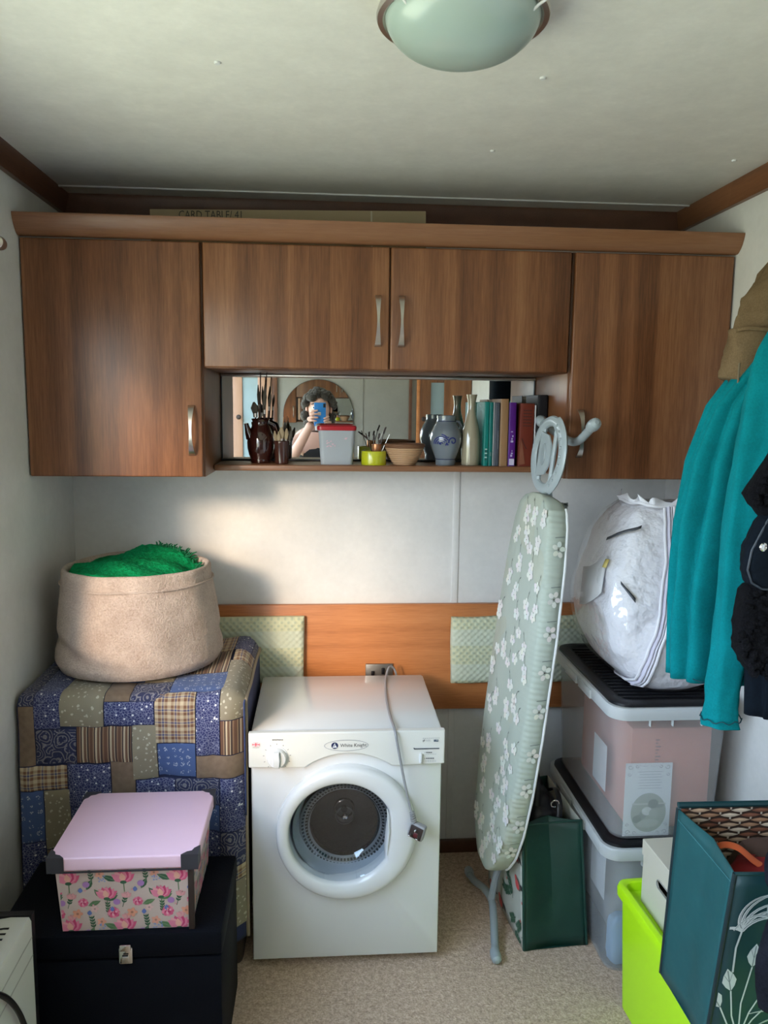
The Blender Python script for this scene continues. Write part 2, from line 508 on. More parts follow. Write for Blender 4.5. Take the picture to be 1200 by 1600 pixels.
struct('baseboard_back', MB().rbox(XL, XR, YW - 0.014, YW, 0.0, 0.045, 0.003), M['trimwood'], 'dark skirting board along the foot of the back wall', 'baseboard')
# ceiling mouldings: stepped profile
def mould(d): return [(0, ZC), (d * 0.028, ZC), (d * 0.028, ZC - 0.012), (d * 0.018, ZC - 0.034), (d * 0.014, ZC - 0.055), (0, ZC - 0.055)]
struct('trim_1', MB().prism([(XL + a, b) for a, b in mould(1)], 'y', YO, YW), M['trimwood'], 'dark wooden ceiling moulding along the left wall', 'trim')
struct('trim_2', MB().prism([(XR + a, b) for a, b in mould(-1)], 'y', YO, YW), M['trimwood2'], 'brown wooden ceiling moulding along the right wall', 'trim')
t3 = struct('trim_3', MB().prism([(YW + a, b) for a, b in mould(-1)], 'x', XL, XR), M['trimwood'], 'dark wooden ceiling moulding above the cupboards on the back wall', 'trim')

# window in the left wall, out of view beside the camera
win = thing('window_1', 'white framed window in the left wall letting in the daylight', 'window', (XL - 0.05, (WY0 + WY1) / 2, WZ0), kind='structure')
f = 0.035
x0, x1 = XL - 0.075, XL - 0.03
for a in ((WY0, WY1, WZ0, WZ0 + f), (WY0, WY1, WZ1 - f, WZ1), (WY0, WY0 + f, WZ0 + f, WZ1 - f), (WY1 - f, WY1, WZ0 + f, WZ1 - f), (0.86, 0.90, WZ0 + f, WZ1 - f)):
    MB().rbox(x0, x1, a[0], a[1], a[2], a[3], 0.004).build('frame_bar', M['white'], win)
for a, b in ((WY0 + f, 0.86), (0.90, WY1 - f)):
    MB().box(XL - 0.055, XL - 0.051, a, b, WZ0 + f, WZ1 - f).build('pane', M['glass'], win)
MB().rbox(XL - 0.03, XL + 0.05, WY0 - 0.03, WY1 + 0.03, WZ0 - 0.018, WZ0, 0.005).build('window_sill', M['white'], win)
win2 = thing('window_added', 'tall white framed window added in the left wall to light from behind the photographer', 'window', (XL - 0.05, (VY0 + VY1) / 2, VZ0), kind='structure')  # added opening, lets cool sky light in from behind the camera
for a in ((VY0, VY1, VZ0, VZ0 + f), (VY0, VY1, VZ1 - f, VZ1), (VY0, VY0 + f, VZ0 + f, VZ1 - f), (VY1 - f, VY1, VZ0 + f, VZ1 - f)):
    MB().rbox(x0, x1, a[0], a[1], a[2], a[3], 0.004).build('frame_bar', M['white'], win2)
MB().box(XL - 0.055, XL - 0.051, VY0 + f, VY1 - f, VZ0 + f, VZ1 - f).build('pane', M['glass'], win2)
MB().rbox(XL - 0.03, XL + 0.04, VY0 - 0.01, VY1 + 0.01, VZ0 - 0.018, VZ0, 0.005).build('window_sill', M['white'], win2)
struct('wall_sun_screen', MB().rbox(-1.36, -1.30, -2.7, -1.13, -0.6, 2.75, 0.01), M['white'], 'white screen wall added outside to keep the sun off the rear window', 'wall')  # unseen slab added outdoors to shade the rear window from the sun
cp = thing('curtain_pole', 'brushed metal curtain pole end at the left edge, on the left wall', 'curtain pole', (XL, 0.9, 1.83))
MB().tube([(XL + 0.052, -0.05, 1.835), (XL + 0.052, 1.855, 1.835)], 0.008, 12).build('pole', M['nickel'], cp)
MB().tube([(XL + 0.052, 1.85, 1.835), (XL + 0.052, 1.853, 1.835), (XL + 0.052, 1.868, 1.835), (XL + 0.052, 1.880, 1.835), (XL + 0.052, 1.886, 1.835)], [0.009, 0.0145, 0.0155, 0.0135, 0.006], 16).build('finial', M['nickel'], cp)
for yy in (0.05, 1.78):
    MB().tube([(XL, yy, 1.835), (XL + 0.05, yy, 1.835)], 0.006, 10).tube([(XL - 0.001, yy, 1.835), (XL + 0.005, yy, 1.835)], 0.02, 16).build('bracket', M['nickel'], cp)

# opposite side of the room, reflected in the niche mirror
M['frost'] = plain('grey_blue_panel', (0.26, 0.33, 0.35), 0.25)
def odoor(name, x0, x1, px0, px1, ptop, mat, label, knob):
    d = thing(name, label, 'door', ((x0 + x1) / 2, YO, 0), kind='structure')
    y = YO + 0.03
    MB().rbox(x0, px0, YO, y, 0.01, 1.97, 0.003).build('stile', mat, d)
    MB().rbox(px1, x1, YO, y, 0.01, 1.97, 0.003).build('stile', mat, d)
    MB().rbox(px0, px1, YO, y, ptop, 1.97, 0.003).build('rail', mat, d)
    MB().rbox(px0, px1, YO, y, 0.01, 0.35, 0.003).build('rail', mat, d)
    MB().box(px0, px1, YO, YO + 0.018, 0.35, ptop).build('panel', M['frost'], d)
    MB().lathe(0, 0, [(0.006, 0), (0.006, 0.02), (0.016, 0.026), (0.018, 0.036), (0.010, 0.044)], 16, M=Matrix.Translation((knob, y, 1.40)) @ Matrix.Rotation(radians(-90), 4, 'X')).build('knob', M['carc'], d)
odoor('door_1', -0.700, -0.385, -0.600, -0.487, 1.69, M['palewood'], 'pale wooden door with tall grey panel, reflected at the left of the mirror', -0.625)
odoor('door_2', 0.715, 1.100, 0.795, 0.895, 1.67, M['wood'], 'brown wooden door with narrow grey panel, reflected right of the mirror middle', 0.74)
for i, (a, b) in enumerate(((-0.768, -0.700), (-0.385, -0.345), (0.632, 0.655), (0.690, 0.715))):
    struct('trim_%d' % (4 + i), MB().rbox(a, b, YO, YO + 0.022, 0, 2.0, 0.003), M['trimwood'] if i in (1, 2) else M['headwood'], ('strip of wooden frame left of the pale reflected door', 'dark strip of wooden frame right of the pale reflected door', 'dark edge strip left of the brown reflected door', 'brown strip of frame beside the brown reflected door')[i], 'trim')
am = thing('arched_mirror', 'arched wall mirror behind the photographer, seen within the niche mirror', 'mirror', (-0.04, YO, 0.95))
cxm, rm, zb, zt = -0.043, 0.258, 0.90, 1.423
poly = [(cxm - rm, zb), (cxm + rm, zb)] + [(cxm + rm * cos(pi * i / 28), zt + rm * sin(pi * i / 28)) for i in range(29)]
MB().prism(poly, 'y', YO, YO + 0.012).build('glass', M['mirror'], am)
poly2 = [(cxm + (q[0] - cxm) * 1.012, zt + (q[1] - zt) * 1.012) for q in poly]
MB().prism(poly2, 'y', YO, YO + 0.009).build('edge', M['darkgrey'], am)

# ================================================================ wall cupboards
def handle(parent, x, z0, z1, y, lab=None):
    rings = []
    n = 17
    for i in range(n):
        t = i / (n - 1)
        z = z0 + (z1 - z0) * t
        k = abs(2 * t - 1)
        hw = 0.0032 + 0.0052 * k ** 1.6
        d = 0.026 * (1 - k ** 3.0) + 0.003
        th = 0.0028
        rings.append([(x - hw, y - d, z), (x + hw, y - d, z), (x + hw, y - d + th + 0.003 * (k > .9), z), (x - hw, y - d + th + 0.003 * (k > .9), z)])
    return MB().loft(rings).build('handle', M['nickel'], parent, sharp=50)
YD = 2.122
def door(parent, x0, x1, z0, z1, hx, hz0, hz1):
    d = MB().rbox(x0, x1, YD, YD + 0.018, z0, z1, 0.004, 3).build('door', M['wood'], parent)
    handle(d, hx, hz0, hz1, YD)
    return d
def carcass(parent, x0, x1, z0, z1):
    MB().rbox(x0, x1, YD + 0.0205, YW - 0.002, z0, z1, 0.0015).build('body', M['wood'], parent)
cl = thing('wall_cupboard', 'tall walnut wall cupboard against the left wall, lit by a sun patch', 'cupboard', (-0.54, 2.3, 1.296))
carcass(cl, XL + 0.002, -0.3155, 1.296, 1.902)
door(cl, XL + 0.004, -0.3195, 1.297, 1.899, -0.3465, 1.354, 1.486)
cc = thing('wall_cupboard', 'wide two-door walnut cupboard above the mirrored niche', 'cupboard', (0.17, 2.3, 1.583))
carcass(cc, -0.3145, 0.6595, 1.583, 1.902)
door(cc, -0.312, 0.1695, 1.5845, 1.899, 0.140, 1.644, 1.776)
door(cc, 0.1735, 0.6535, 1.5845, 1.899, 0.2017, 1.644, 1.776)
cr = thing('wall_cupboard', 'tall walnut wall cupboard behind the coats, next to the right wall', 'cupboard', (0.88, 2.3, 1.296))
carcass(cr, 0.6605, XR - 0.002, 1.296, 1.902)
door(cr, 0.6645, XR - 0.006, 1.297, 1.899, 0.694, 1.356, 1.486)
prof = [(2.118, 1.9035), (2.112, 1.906), (2.103, 1.914), (2.095, 1.924), (2.089, 1.936), (2.085, 1.947), (2.085, 1.952), (2.090, 1.9535), (2.135, 1.9535), (2.135, 1.9035)]
tag(MB().prism(prof, 'x', XL + 0.001, XR - 0.001).build('cornice', M['woodx'], sharp=40), 'long walnut cornice running along the top of all the cupboards', 'cornice')
# flattened carton on top
cb = thing('cardboard_carton', 'flattened brown cardboard carton lying on top of the cupboards', 'carton', (-0.09, 2.33, 1.903))
M['card'] = plain('brown_cardboard', (0.30, 0.235, 0.14), 0.85, bump=(90, .2))
Mt = Matrix.Translation((-0.465, 2.25, 1.903)) @ Matrix.Rotation(radians(-1.3), 4, 'Y')
MB().rbox(0, 0.745, 0, 0.16, 0.001, 0.102, 0.002, M=Mt).build('carton_body', M['card'], cb)
p_ = Print(lambda u, v, l: Mt @ Vector((u, -l, v)), lift=0.001)
p_.line([(0.595, 0.002), (0.595, 0.1)], 0.004, (0.45, 0.40, 0.30))
p_.build('tape_edge', cb)
M['marker'] = plain('black_marker', (0.02, 0.018, 0.015), 0.6)
text('CARD TABLE/ 41.', 0.030, Mt @ Vector((0.075, 0, 0.078)), Mt.to_3x3() @ Vector((1, 0, 0)), (0, 0, 1), M['marker'], cb, 'handwriting', squeeze=0.78)

# niche mirror, rail, shelf
mi = thing('niche_mirror', 'long mirror lining the back of the open shelf niche', 'mirror', (0.17, 2.472, 1.318))
MB().box(-0.3140, 0.6590, 2.473, 2.4805, 1.324, 1.574).build('glass', M['mirror'], mi)
MB().rbox(-0.3140, 0.6590, 2.462, 2.4805, 1.574, 1.5825, 0.002).build('top_rail', M['nickel'], mi)
MB().rbox(-0.3140, 0.6590, 2.466, 2.4805, 1.3178, 1.324, 0.002).build('bottom_rail', M['darkgrey'], mi)
MB().box(-0.3140, -0.3105, 2.468, 2.4805, 1.324, 1.574).build('side_rail', M['darkgrey'], mi)
MB().box(0.6555, 0.6590, 2.468, 2.4805, 1.324, 1.574).build('side_rail', M['darkgrey'], mi)
ZS = 1.3175
tag(MB().rbox(-0.3140, 0.6590, 2.292, YW - 0.001, 1.3005, ZS, 0.003, 3).build('shelf', M['woodx']), 'narrow walnut shelf board holding pots and books under the mirror', 'shelf')

# ---------------------------------------------------------------- things on the shelf
M['treacle'] = plain('dark_brown_glaze', (0.030, 0.006, 0.005), 0.08, Coat_Weight=1.0, vary=0.3)
M['brownpot'] = plain('brown_pot_glaze', (0.055, 0.018, 0.012), 0.12, Coat_Weight=0.6, vary=0.2)
M['bristle'] = plain('brush_bristle', (0.10, 0.085, 0.065), 0.9, bump=(500, .6))
M['bristle2'] = plain('straw_bristle', (0.40, 0.30, 0.18), 0.9, bump=(500, .6))
M['stick'] = plain('dark_brush_handle', (0.035, 0.015, 0.010), 0.4)
M['stick2'] = plain('bare_wood_stick', (0.38, 0.26, 0.15), 0.6)
def brush(x, y, z, dx, dy, L, head, label, group, sm, hm, hw=0.006, hl=0.04, rad=0.0022):
    b = thing('paint_brush', label, 'brush', (x, y, z), group)
    d = Vector((dx, dy, 1)).normalized(); p = Vector((x, y, z))
    if not head:
        MB().tube([p, p + d * (L * .5), p + d * L], [rad, rad * 1.15, rad * .6], 8).build('brush_handle', sm, b)
        return
    e = p + d * (L - hl)
    MB().tube([p, p + d * (L - hl) * .6, e], [rad * .7, rad, rad * 1.1], 8).build('brush_handle', sm, b)
    MB().tube([e, e + d * .012], hw * .55, 10).build('ferrule', M['nickel'], b)
    MB().tube([e + d * .012, e + d * (.012 + (hl - .012) * .5), e + d * hl], [hw * .6, hw, hw * .25], 10, flat=.6).build('bristles', hm, b)
jx, jy = -0.187, 2.375
jg = thing('jug', 'glossy dark brown stoneware jug with a short spout, full of paint brushes', 'jug', (jx, jy, ZS))
jp = [(0.027, 0), (0.030, 0.003), (0.031, 0.010), (0.0305, 0.013), (0.035, 0.025), (0.0395, 0.045), (0.0405, 0.062), (0.038, 0.080), (0.032, 0.097), (0.026, 0.109), (0.023, 0.117), (0.0245, 0.124), (0.0275, 0.129), (0.0265, 0.131), (0.0225, 0.126), (0.0215, 0.117), (0.028, 0.10), (0.035, 0.07), (0.033, 0.03), (0.02, 0.012)]
MB().lathe(jx, jy, [(r, ZS + z) for r, z in jp], 40).build('body', M['treacle'], jg)
MB().tube([(jx - .028, jy - .010, ZS + .075), (jx - .035, jy - .012, ZS + .092), (jx - .039, jy - .013, ZS + .108), (jx - .041, jy - .014, ZS + .117)], [.015, .0105, .007, .0065], 12).build('spout', M['treacle'], jg)
MB().tube([(jx + .022, jy + .008, ZS + .118), (jx + .036, jy + .012, ZS + .112), (jx + .044, jy + .014, ZS + .09), (jx + .039, jy + .012, ZS + .065)], [.005, .0055, .005, .005], 10).build('jug_handle', M['treacle'], jg)
gb = 'paint brushes in the dark jug'
brush(jx - .004, jy, ZS + .03, .02, 0, .255, False, 'tallest thin dark stick standing in the brown jug', gb, M['stick'], None, rad=.0022)
brush(jx + .006, jy, ZS + .03, .055, 0, .245, False, 'second tall thin dark stick leaning right in the brown jug', gb, M['stick'], None, rad=.0022)
brush(jx - .004, jy - .004, ZS + .03, -.10, 0, .150, True, 'round mop brush leaning left in the brown jug', gb, M['stick'], M['bristle'], .0115, .045)
brush(jx - .002, jy + .006, ZS + .03, -.03, .05, .20, True, 'slim brush with grey bristles in the middle of the brown jug', gb, M['stick2'], M['bristle'], .0045, .07)
brush(jx + .008, jy - .006, ZS + .03, .03, 0, .20, True, 'broad dark brush beside the tall sticks in the brown jug', gb, M['stick'], M['bristle'], .0060, .085)
brush(jx + .011, jy + .004, ZS + .03, .10, .02, .175, True, 'short dark brush leaning out right of the brown jug', gb, M['stick'], M['bristle'], .0040, .05)
bx_, by_ = -0.1245, 2.350
bp_ = thing('pot', 'small straight-sided brown glazed pot crammed with little brushes', 'pot', (bx_, by_, ZS))
MB().lathe(bx_, by_, [(r, ZS + z) for r, z in [(.0185, 0), (.020, .002), (.0215, .055), (.0235, .060), (.0235, .066), (.0215, .068), (.020, .064), (.018, .01)]], 32).build('body', M['brownpot'], bp_)
gb = 'little brushes in the small brown pot'
names = ['straw-coloured little brush at the left of the small pot', 'pale stick rising highest from the small brown pot', 'straw-coloured fan brush in the middle of the small pot', 'dark slim brush at the back of the small pot', 'straw-coloured brush leaning right in the small pot', 'short dark brush leaning far right in the small pot', 'small tan brush at the front of the small pot', 'thin dark stick behind the straw brushes in the small pot']
for i, (ox, oy, dx, dy, L, hd, mm, hw) in enumerate([(-.010, -.004, -.12, 0, .085, True, 1, .006), (-.002, 0, .06, 0, .125, False, 1, 0), (0, -.006, 0, 0, .095, True, 1, .010), (.006, .006, .03, .1, .11, True, 0, .005), (.008, -.002, .08, 0, .092, True, 1, .007), (.010, .004, .22, 0, .09, True, 0, .006), (-.004, -.010, -.05, -.05, .083, True, 1, .006), (.006, .004, .03, .05, .12, False, 0, 0)]):
    brush(bx_ + ox, by_ + oy, ZS + .012, dx, dy, L, hd, names[i], gb, M['stick2'] if mm else M['stick'], M['bristle2'] if mm else M['bristle'], hw, .045, .0016)

def rrect(cx, cy, hx, hy, r, z, n=6):
    pts = []
    for sx_, sy_, a0 in ((1, 1, 0), (-1, 1, pi / 2), (-1, -1, pi), (1, -1, 3 * pi / 2)):
        for i in range(n + 1):
            a = a0 + pi / 2 * i / n
            pts.append((cx + sx_ * (hx - r) + r * cos(a), cy + sy_ * (hy - r) + r * sin(a), z))
    return pts
# plastic tub with red lid
M['milky'] = clear_mix('milky_plastic', (0.62, 0.65, 0.68), 0.80, 0.25, 0.3)
M['redlid'] = plain('red_plastic', (0.42, 0.012, 0.022), 0.3)
tx, ty = 0.037, 2.362
tb = thing('food_tub', 'milky square plastic tub with a bright red lid on the shelf', 'tub', (tx, ty, ZS))
rg = [rrect(tx, ty, .047 + .007 * k, .036 + .006 * k, .012, ZS + .102 * k) for k in (0, .02, .35, .7, 1)]
ri = [rrect(tx, ty, .0455 + .007 * k, .0345 + .006 * k, .011, ZS + .102 * k + .001) for k in (1, .5, .01)]
MB().loft(rg + ri).build('body', M['milky'], tb)
MB().loft([rrect(tx, ty, .043, .032, .01, ZS + .003), rrect(tx, ty, .0485, .0365, .01, ZS + .056)]).build('contents', plain('white_powder', (0.66, 0.68, 0.70), .9), tb)
MB().loft([rrect(tx, ty, .0565, .0445, .013, ZS + .100), rrect(tx, ty, .058, .046, .014, ZS + .102), rrect(tx, ty, .058, .046, .014, ZS + .111), rrect(tx, ty, .055, .043, .012, ZS + .114), rrect(tx, ty, .048, .036, .01, ZS + .1145), rrect(tx, ty, .046, .034, .01, ZS + .1115)]).build('lid', M['redlid'], tb)
MB().rbox(tx - .064, tx - .053, ty - .02, ty - .004, ZS + .098, ZS + .113, .003).build('clip', M['white'], tb)
pr = Print(lambda u, v, l: (tx + u, ty - .0375 - .006 * (v / .102) - l, ZS + v), lift=.0012)
for i in range(12):
    pr.ell(-.030 + RND.random() * .03, .052 + RND.random() * .02, .003, .0015, RND.random() * 3, (.75, .50, .55))
for i in range(5):
    pr.ell(.014 + RND.random() * .018, .074 + RND.random() * .006, .003, .0012, RND.random(), (.75, .50, .55))
pr.build('pink_print', tb)['kind'] = 'stuff'
# yellow tape roll with tin of tools
M['yel'] = plain('yellow_green_tape', (0.50, 0.50, 0.015), 0.25, Coat_Weight=.5)
yx, yy = 0.1465, 2.342
yt = thing('tape_roll', 'glossy yellow-green roll of tape with a copper tin in it', 'tape', (yx, yy, ZS))
MB().lathe(yx, yy, [(.0365, ZS), (.0368, ZS + .001), (.0368, ZS + .0395), (.0362, ZS + .0405), (.031, ZS + .0405), (.0300, ZS + .040), (.0300, ZS)], 44, cap0=False, cap1=False).build('tape', M['yel'], yt)
M['copper'] = plain('copper_tin', (0.55, 0.24, 0.12), 0.35, Metallic=.8)
ct = thing('tin', 'small copper-coloured tin of tools standing inside the yellow tape roll', 'tin', (yx + .008, yy, ZS))
MB().lathe(yx + .008, yy, [(r, ZS + z) for r, z in [(.0135, 0), (.0142, .002), (.0142, .030), (.0135, .031), (.0142, .032), (.0142, .0605), (.0125, .0605), (.0120, .01)]], 28).build('body', M['copper'], ct)
gb = 'little tools in the copper tin'
for i, (ox, dx, L, hd) in enumerate([(-.008, -.35, .085, 2), (0, .25, .10, 1), (.006, .45, .085, 0), (-.004, -.1, .075, 1), (.004, .05, .078, 1)]):
    o = thing('hand_tool', ['dark claw-headed tool leaning left in the copper tin', 'longest dark tool leaning right in the copper tin', 'thin pale pick leaning far right in the copper tin', 'short dark tool upright at left in the copper tin', 'short dark tool upright in the middle of the copper tin'][i], 'tool', (yx + .008 + ox, yy, ZS + .012), gb)
    d = Vector((dx, 0, 1)).normalized(); p = Vector((yx + .008 + ox * .6, yy + (i - 2) * .003, ZS + .012))
    MB().tube([p, p + d * L], .0014 if hd != 0 else .001, 8).build('shank', M['stick'] if hd else M['nickel'], o)
    if hd: MB().tube([p + d * (L * .82), p + d * L + Vector((-.010 if hd == 2 else .003, 0, -.004 if hd == 2 else .002))], [.003, .0022], 8).build('tool_head', M['carc'], o)
# wicker basket
M['wicker'] = plain('pale_wicker', (0.48, 0.29, 0.16), 0.6, vary=.15)
M['wicker2'] = plain('brown_wicker', (0.17, 0.075, 0.035), 0.6, vary=.2)
wx, wy = 0.238, 2.346
wk = thing('wicker_basket', 'small round wicker bowl-shaped basket beside the grey jug', 'basket', (wx, wy, ZS))
for k in range(9):
    t = k / 8
    r = .031 + .026 * t ** .8
    z = ZS + .004 + .050 * t
    pts = [(wx + (r + .0016 * sin(i * pi + k * pi)) * cos(2 * pi * i / 36), wy + (r + .0016 * sin(i * pi + k * pi)) * sin(2 * pi * i / 36), z) for i in range(37)]
    MB().tube(pts, .0034, 8, caps=False).build('woven_strand', M['wicker'] if k != 8 else M['wicker2'], wk)
st = MB()
for i in range(18):
    a = 2 * pi * i / 18
    st.tube([(wx + .028 * cos(a), wy + .028 * sin(a), ZS + .002), (wx + .044 * cos(a), wy + .044 * sin(a), ZS + .025), (wx + .057 * cos(a), wy + .057 * sin(a), ZS + .056)], .0022, 6)
st.build('uprights', M['wicker'], wk)
MB().lathe(wx, wy, [(.031, ZS), (.033, ZS + .003), (.030, ZS + .006), (.0, ZS + .005)], 28, cap1=False).build('base', M['wicker'], wk)
MB().tube([(wx + .0575 * cos(2 * pi * i / 40), wy + .0575 * sin(2 * pi * i / 40), ZS + .059) for i in range(41)], .004, 8, caps=False).build('rim', M['wicker2'], wk)
# grey stoneware jug
M['stone'] = plain('grey_salt_glaze', (0.155, 0.18, 0.205), 0.16, vary=.15, Coat_Weight=.7, bump=(120, .08))
gx, gy = 0.3615, 2.347
gj = thing('stoneware_jug', 'grey salt-glazed stoneware jug with blue scroll decoration', 'jug', (gx, gy, ZS))
gp = [(.029, 0), (.030, .002), (.0295, .016), (.0305, .020), (.036, .034), (.043, .052), (.0472, .070), (.0475, .080), (.045, .094), (.039, .110), (.032, .122), (.0285, .129), (.0275, .136), (.0285, .142), (.0285, .146), (.026, .147), (.0245, .142), (.0255, .13), (.036, .11), (.043, .08), (.033, .03), (.02, .012)]
def grad(z):
    for (r0, z0), (r1, z1) in zip(gp, gp[1:]):
        if z0 <= z <= z1 and z1 > z0: return r0 + (r1 - r0) * (z - z0) / (z1 - z0)
    return .04
MB().lathe(gx, gy, [(r, ZS + z) for r, z in gp], 48).build('body', M['stone'], gj)
MB().tube([(gx + .028, gy + .006, ZS + .130), (gx + .040, gy + .009, ZS + .128), (gx + .047, gy + .011, ZS + .115), (gx + .046, gy + .011, ZS + .098), (gx + .042, gy + .009, ZS + .090)], [.0045, .005, .005, .0045, .004], 10).build('jug_handle', M['stone'], gj)
def jm(u, v, l):
    a = -pi / 2 + u / .046
    r = grad(v) + l
    return (gx + r * cos(a), gy + r * sin(a), ZS + v)
pr = Print(jm, lift=.0008)
bl = (.025, .035, .16)
pr.line([(-.075 + .15 * i / 40, .018) for i in range(41)], .0022, (.02, .025, .07))
pr.line([(-.075 + .15 * i / 40, .130) for i in range(41)], .0022, (.02, .025, .07))
sc = [(0.014 + (.0025 + .0105 * t) * cos(2.6 + 7.2 * t), .072 + (.0025 + .0105 * t) * sin(2.6 + 7.2 * t)) for t in [i / 20 for i in range(21)]]
pr.line(sc, .0042, bl); pr.base()
for k in range(4):
    r = .006 + .0058 * k
    pr.line([(-.020 + r * 1.05 * cos(a), .062 + r * sin(a)) for a in [radians(35 + 140 * i / 12) for i in range(13)]], .0032, bl)
pr.line([(-.020, .092), (-.010, .089), (-.002, .083), (.002, .084)], .0036, bl)
for u, v in ((-.004, .066), (-.001, .0625), (-.006, .062), (-.026, .066), (-.022, .064)): pr.ell(u, v, .0022, .003, 0, bl)
pr.build('blue_scroll', gj, .2)['kind'] = 'stuff'
# bottle vase
M['celadon'] = plain('cream_glaze', (0.30, 0.26, 0.18), 0.14, vary=.08, Coat_Weight=.7)
vx, vy = 0.4365, 2.345
vb = [(.024, 0), (.0265, .001), (.0275, .01), (.0285, .045), (.0283, .075), (.025, .105), (.019, .130), (.0140, .150), (.0118, .165), (.0113, .178), (.0125, .192), (.0155, .206), (.0160, .209), (.0135, .2085), (.0095, .19), (.009, .16)]
vs_ = thing('bottle_vase', 'tall cream glazed bottle vase with a flared neck, beside the books', 'vase', (vx, vy, ZS))
MB().lathe(vx, vy, [(r, ZS + z) for r, z in vb], 40).build('body', M['celadon'], vs_)

# books
def book(x0, x1, h, depth, y0, col, label, lean=0.0, cov='hard', pages=True, z=ZS):
    b = thing('book', label, 'book', ((x0 + x1) / 2, y0 + depth / 2, z), 'books at the right end of the shelf')
    Mt = Matrix.Translation((x0, y0, z)) @ Matrix.Rotation(lean, 4, 'Y')
    wd = x1 - x0
    m = plain('book_cover', col, 0.4, vary=.12, Specular_IOR_Level=.25)
    c = min(.0018, wd * .22)
    def bx(a, b_, c_, d, e, f_, nm, mm, r=.0006):
        MB().rbox(a, b_, c_, d, e, f_, r, 1, M=Mt).build(nm, mm, b)
    bx(0, c, 0.001, depth, 0, h, 'cover_board', m); bx(wd - c, wd, 0.001, depth, 0, h, 'cover_board', m)
    rings = []
    for k in range(7):
        a = -pi / 2 + (k - 3) / 3 * 1.0
        rings.append((wd / 2 + (wd / 2 - .0001) * sin((k - 3) / 3 * pi / 2), -.0018 * cos((k - 3) / 3 * pi / 2)))
    poly = rings + [(wd, .0022), (0, .0022)]
    mb = MB().prism(poly, 'z', 0, h)
    mb.v = [tuple(Mt @ Vector(p)) for p in mb.v]
    mb.build('spine', m, b)
    if pages: bx(c, wd - c, .003, depth - .003, .003, h - .003, 'pages', M['paper'])
    return b, Mt, wd
M['paper'] = plain('page_paper', (0.55, 0.49, 0.38), 0.9)
M['pap2'] = plain('white_paper', (0.70, 0.71, 0.72), 0.7)
M['silver'] = plain('pale_print', (0.55, 0.55, 0.58), 0.4)
M['gold'] = plain('faint_gold_print', (0.10, 0.03, 0.02), 0.4)
def spine_text(b, Mt, wd, s, size, z0, m, off=.5):
    text(s, size, Mt @ Vector((wd * off - size * .33, -.0022, z0)), (0, 0, 1), Mt.to_3x3() @ Vector((-1, 0, 0)), m, b, 'title', lift=.0006) if False else \
    text(s, size, Mt @ Vector((wd * off + size * .30, -.0022, z0)), (0, 0, 1), (-1, 0, 0), m, b, 'title', lift=.0006)
b, Mt, wd = book(.4695, .4835, .188, .125, 2.312, (.004, .18, .155), 'glossy teal book next to the cream bottle vase')
pr = Print(lambda u, v, l: Mt @ Vector((u, -.002 - l, v)), lift=.0008)
for k in range(6): pr.rect(.003, .010, .018 + k * .006, .021 + k * .006, (.5, .6, .58) if k % 2 else (.02, .05, .05))
pr.build('spine_print', b)
b, Mt, wd = book(.4845, .4955, .187, .125, 2.313, (.006, .145, .13), 'second teal book, thinner, beside the grey book')
spine_text(b, Mt, wd, 'l l l l', .006, .03, M['silver'])
b, Mt, wd = book(.4965, .4995, .187, .12, 2.315, (.55, .56, .57), 'very thin white booklet between teal and grey books', pages=False)
b, Mt, wd = book(.5005, .5155, .186, .12, 2.314, (.07, .08, .10), 'slate grey paperback between white booklet and tan book')
spine_text(b, Mt, wd, '________ _____', .008, .05, M['silver'])
b, Mt, wd = book(.5170, .5400, .197, .13, 2.310, (.30, .17, .085), 'worn tan paper-covered old book on the shelf')
b, Mt, wd = book(.5425, .5635, .187, .13, 2.311, (.085, .012, .19), 'purple book with pale spine label on the shelf')
pr = Print(lambda u, v, l: Mt @ Vector((u, -.002 - l, v)), lift=.0008)
pr.rect(.003, .018, .003, .022, (.55, .50, .66))
for k, (z0, z1) in enumerate(((.028, .034), (.036, .040), (.043, .047), (.070, .076), (.078, .083), (.086, .091), (.100, .103))):
    pr.rect(.006 + .002 * (k % 3), .012 + .002 * (k % 2), z0, z1, (.42, .36, .58))
pr.build('spine_print', b)
b, Mt, wd = book(.5720, .6130, .185, .13, 2.306, (.15, .028, .016), 'thick red-brown leather book with torn spine', radians(1.0))
pr = Print(lambda u, v, l: Mt @ Vector((u, -.002 - l, v)), lift=.0008)
for k in range(6): pr.rect(.008, .034, .118 + k * .009, .121 + k * .009, (.06, .012, .008))
pr.poly([(.002, .004), (.020, .008), (.010, .065), (.004, .080)], (.22, .07, .035))
pr.line([(.008, .082), (.014, .066), (.022, .052)], .002, (.03, .008, .006))
pr.build('spine_print', b)
b, Mt, wd = book(.6180, .6215, .18, .12, 2.306, (.62, .63, .64), 'thin white booklet leaning against the black folder', pages=False)
b, Mt, wd = book(.6260, .6560, .210, .135, 2.312, (.010, .010, .013), 'tall black folder at the right end of the shelf')

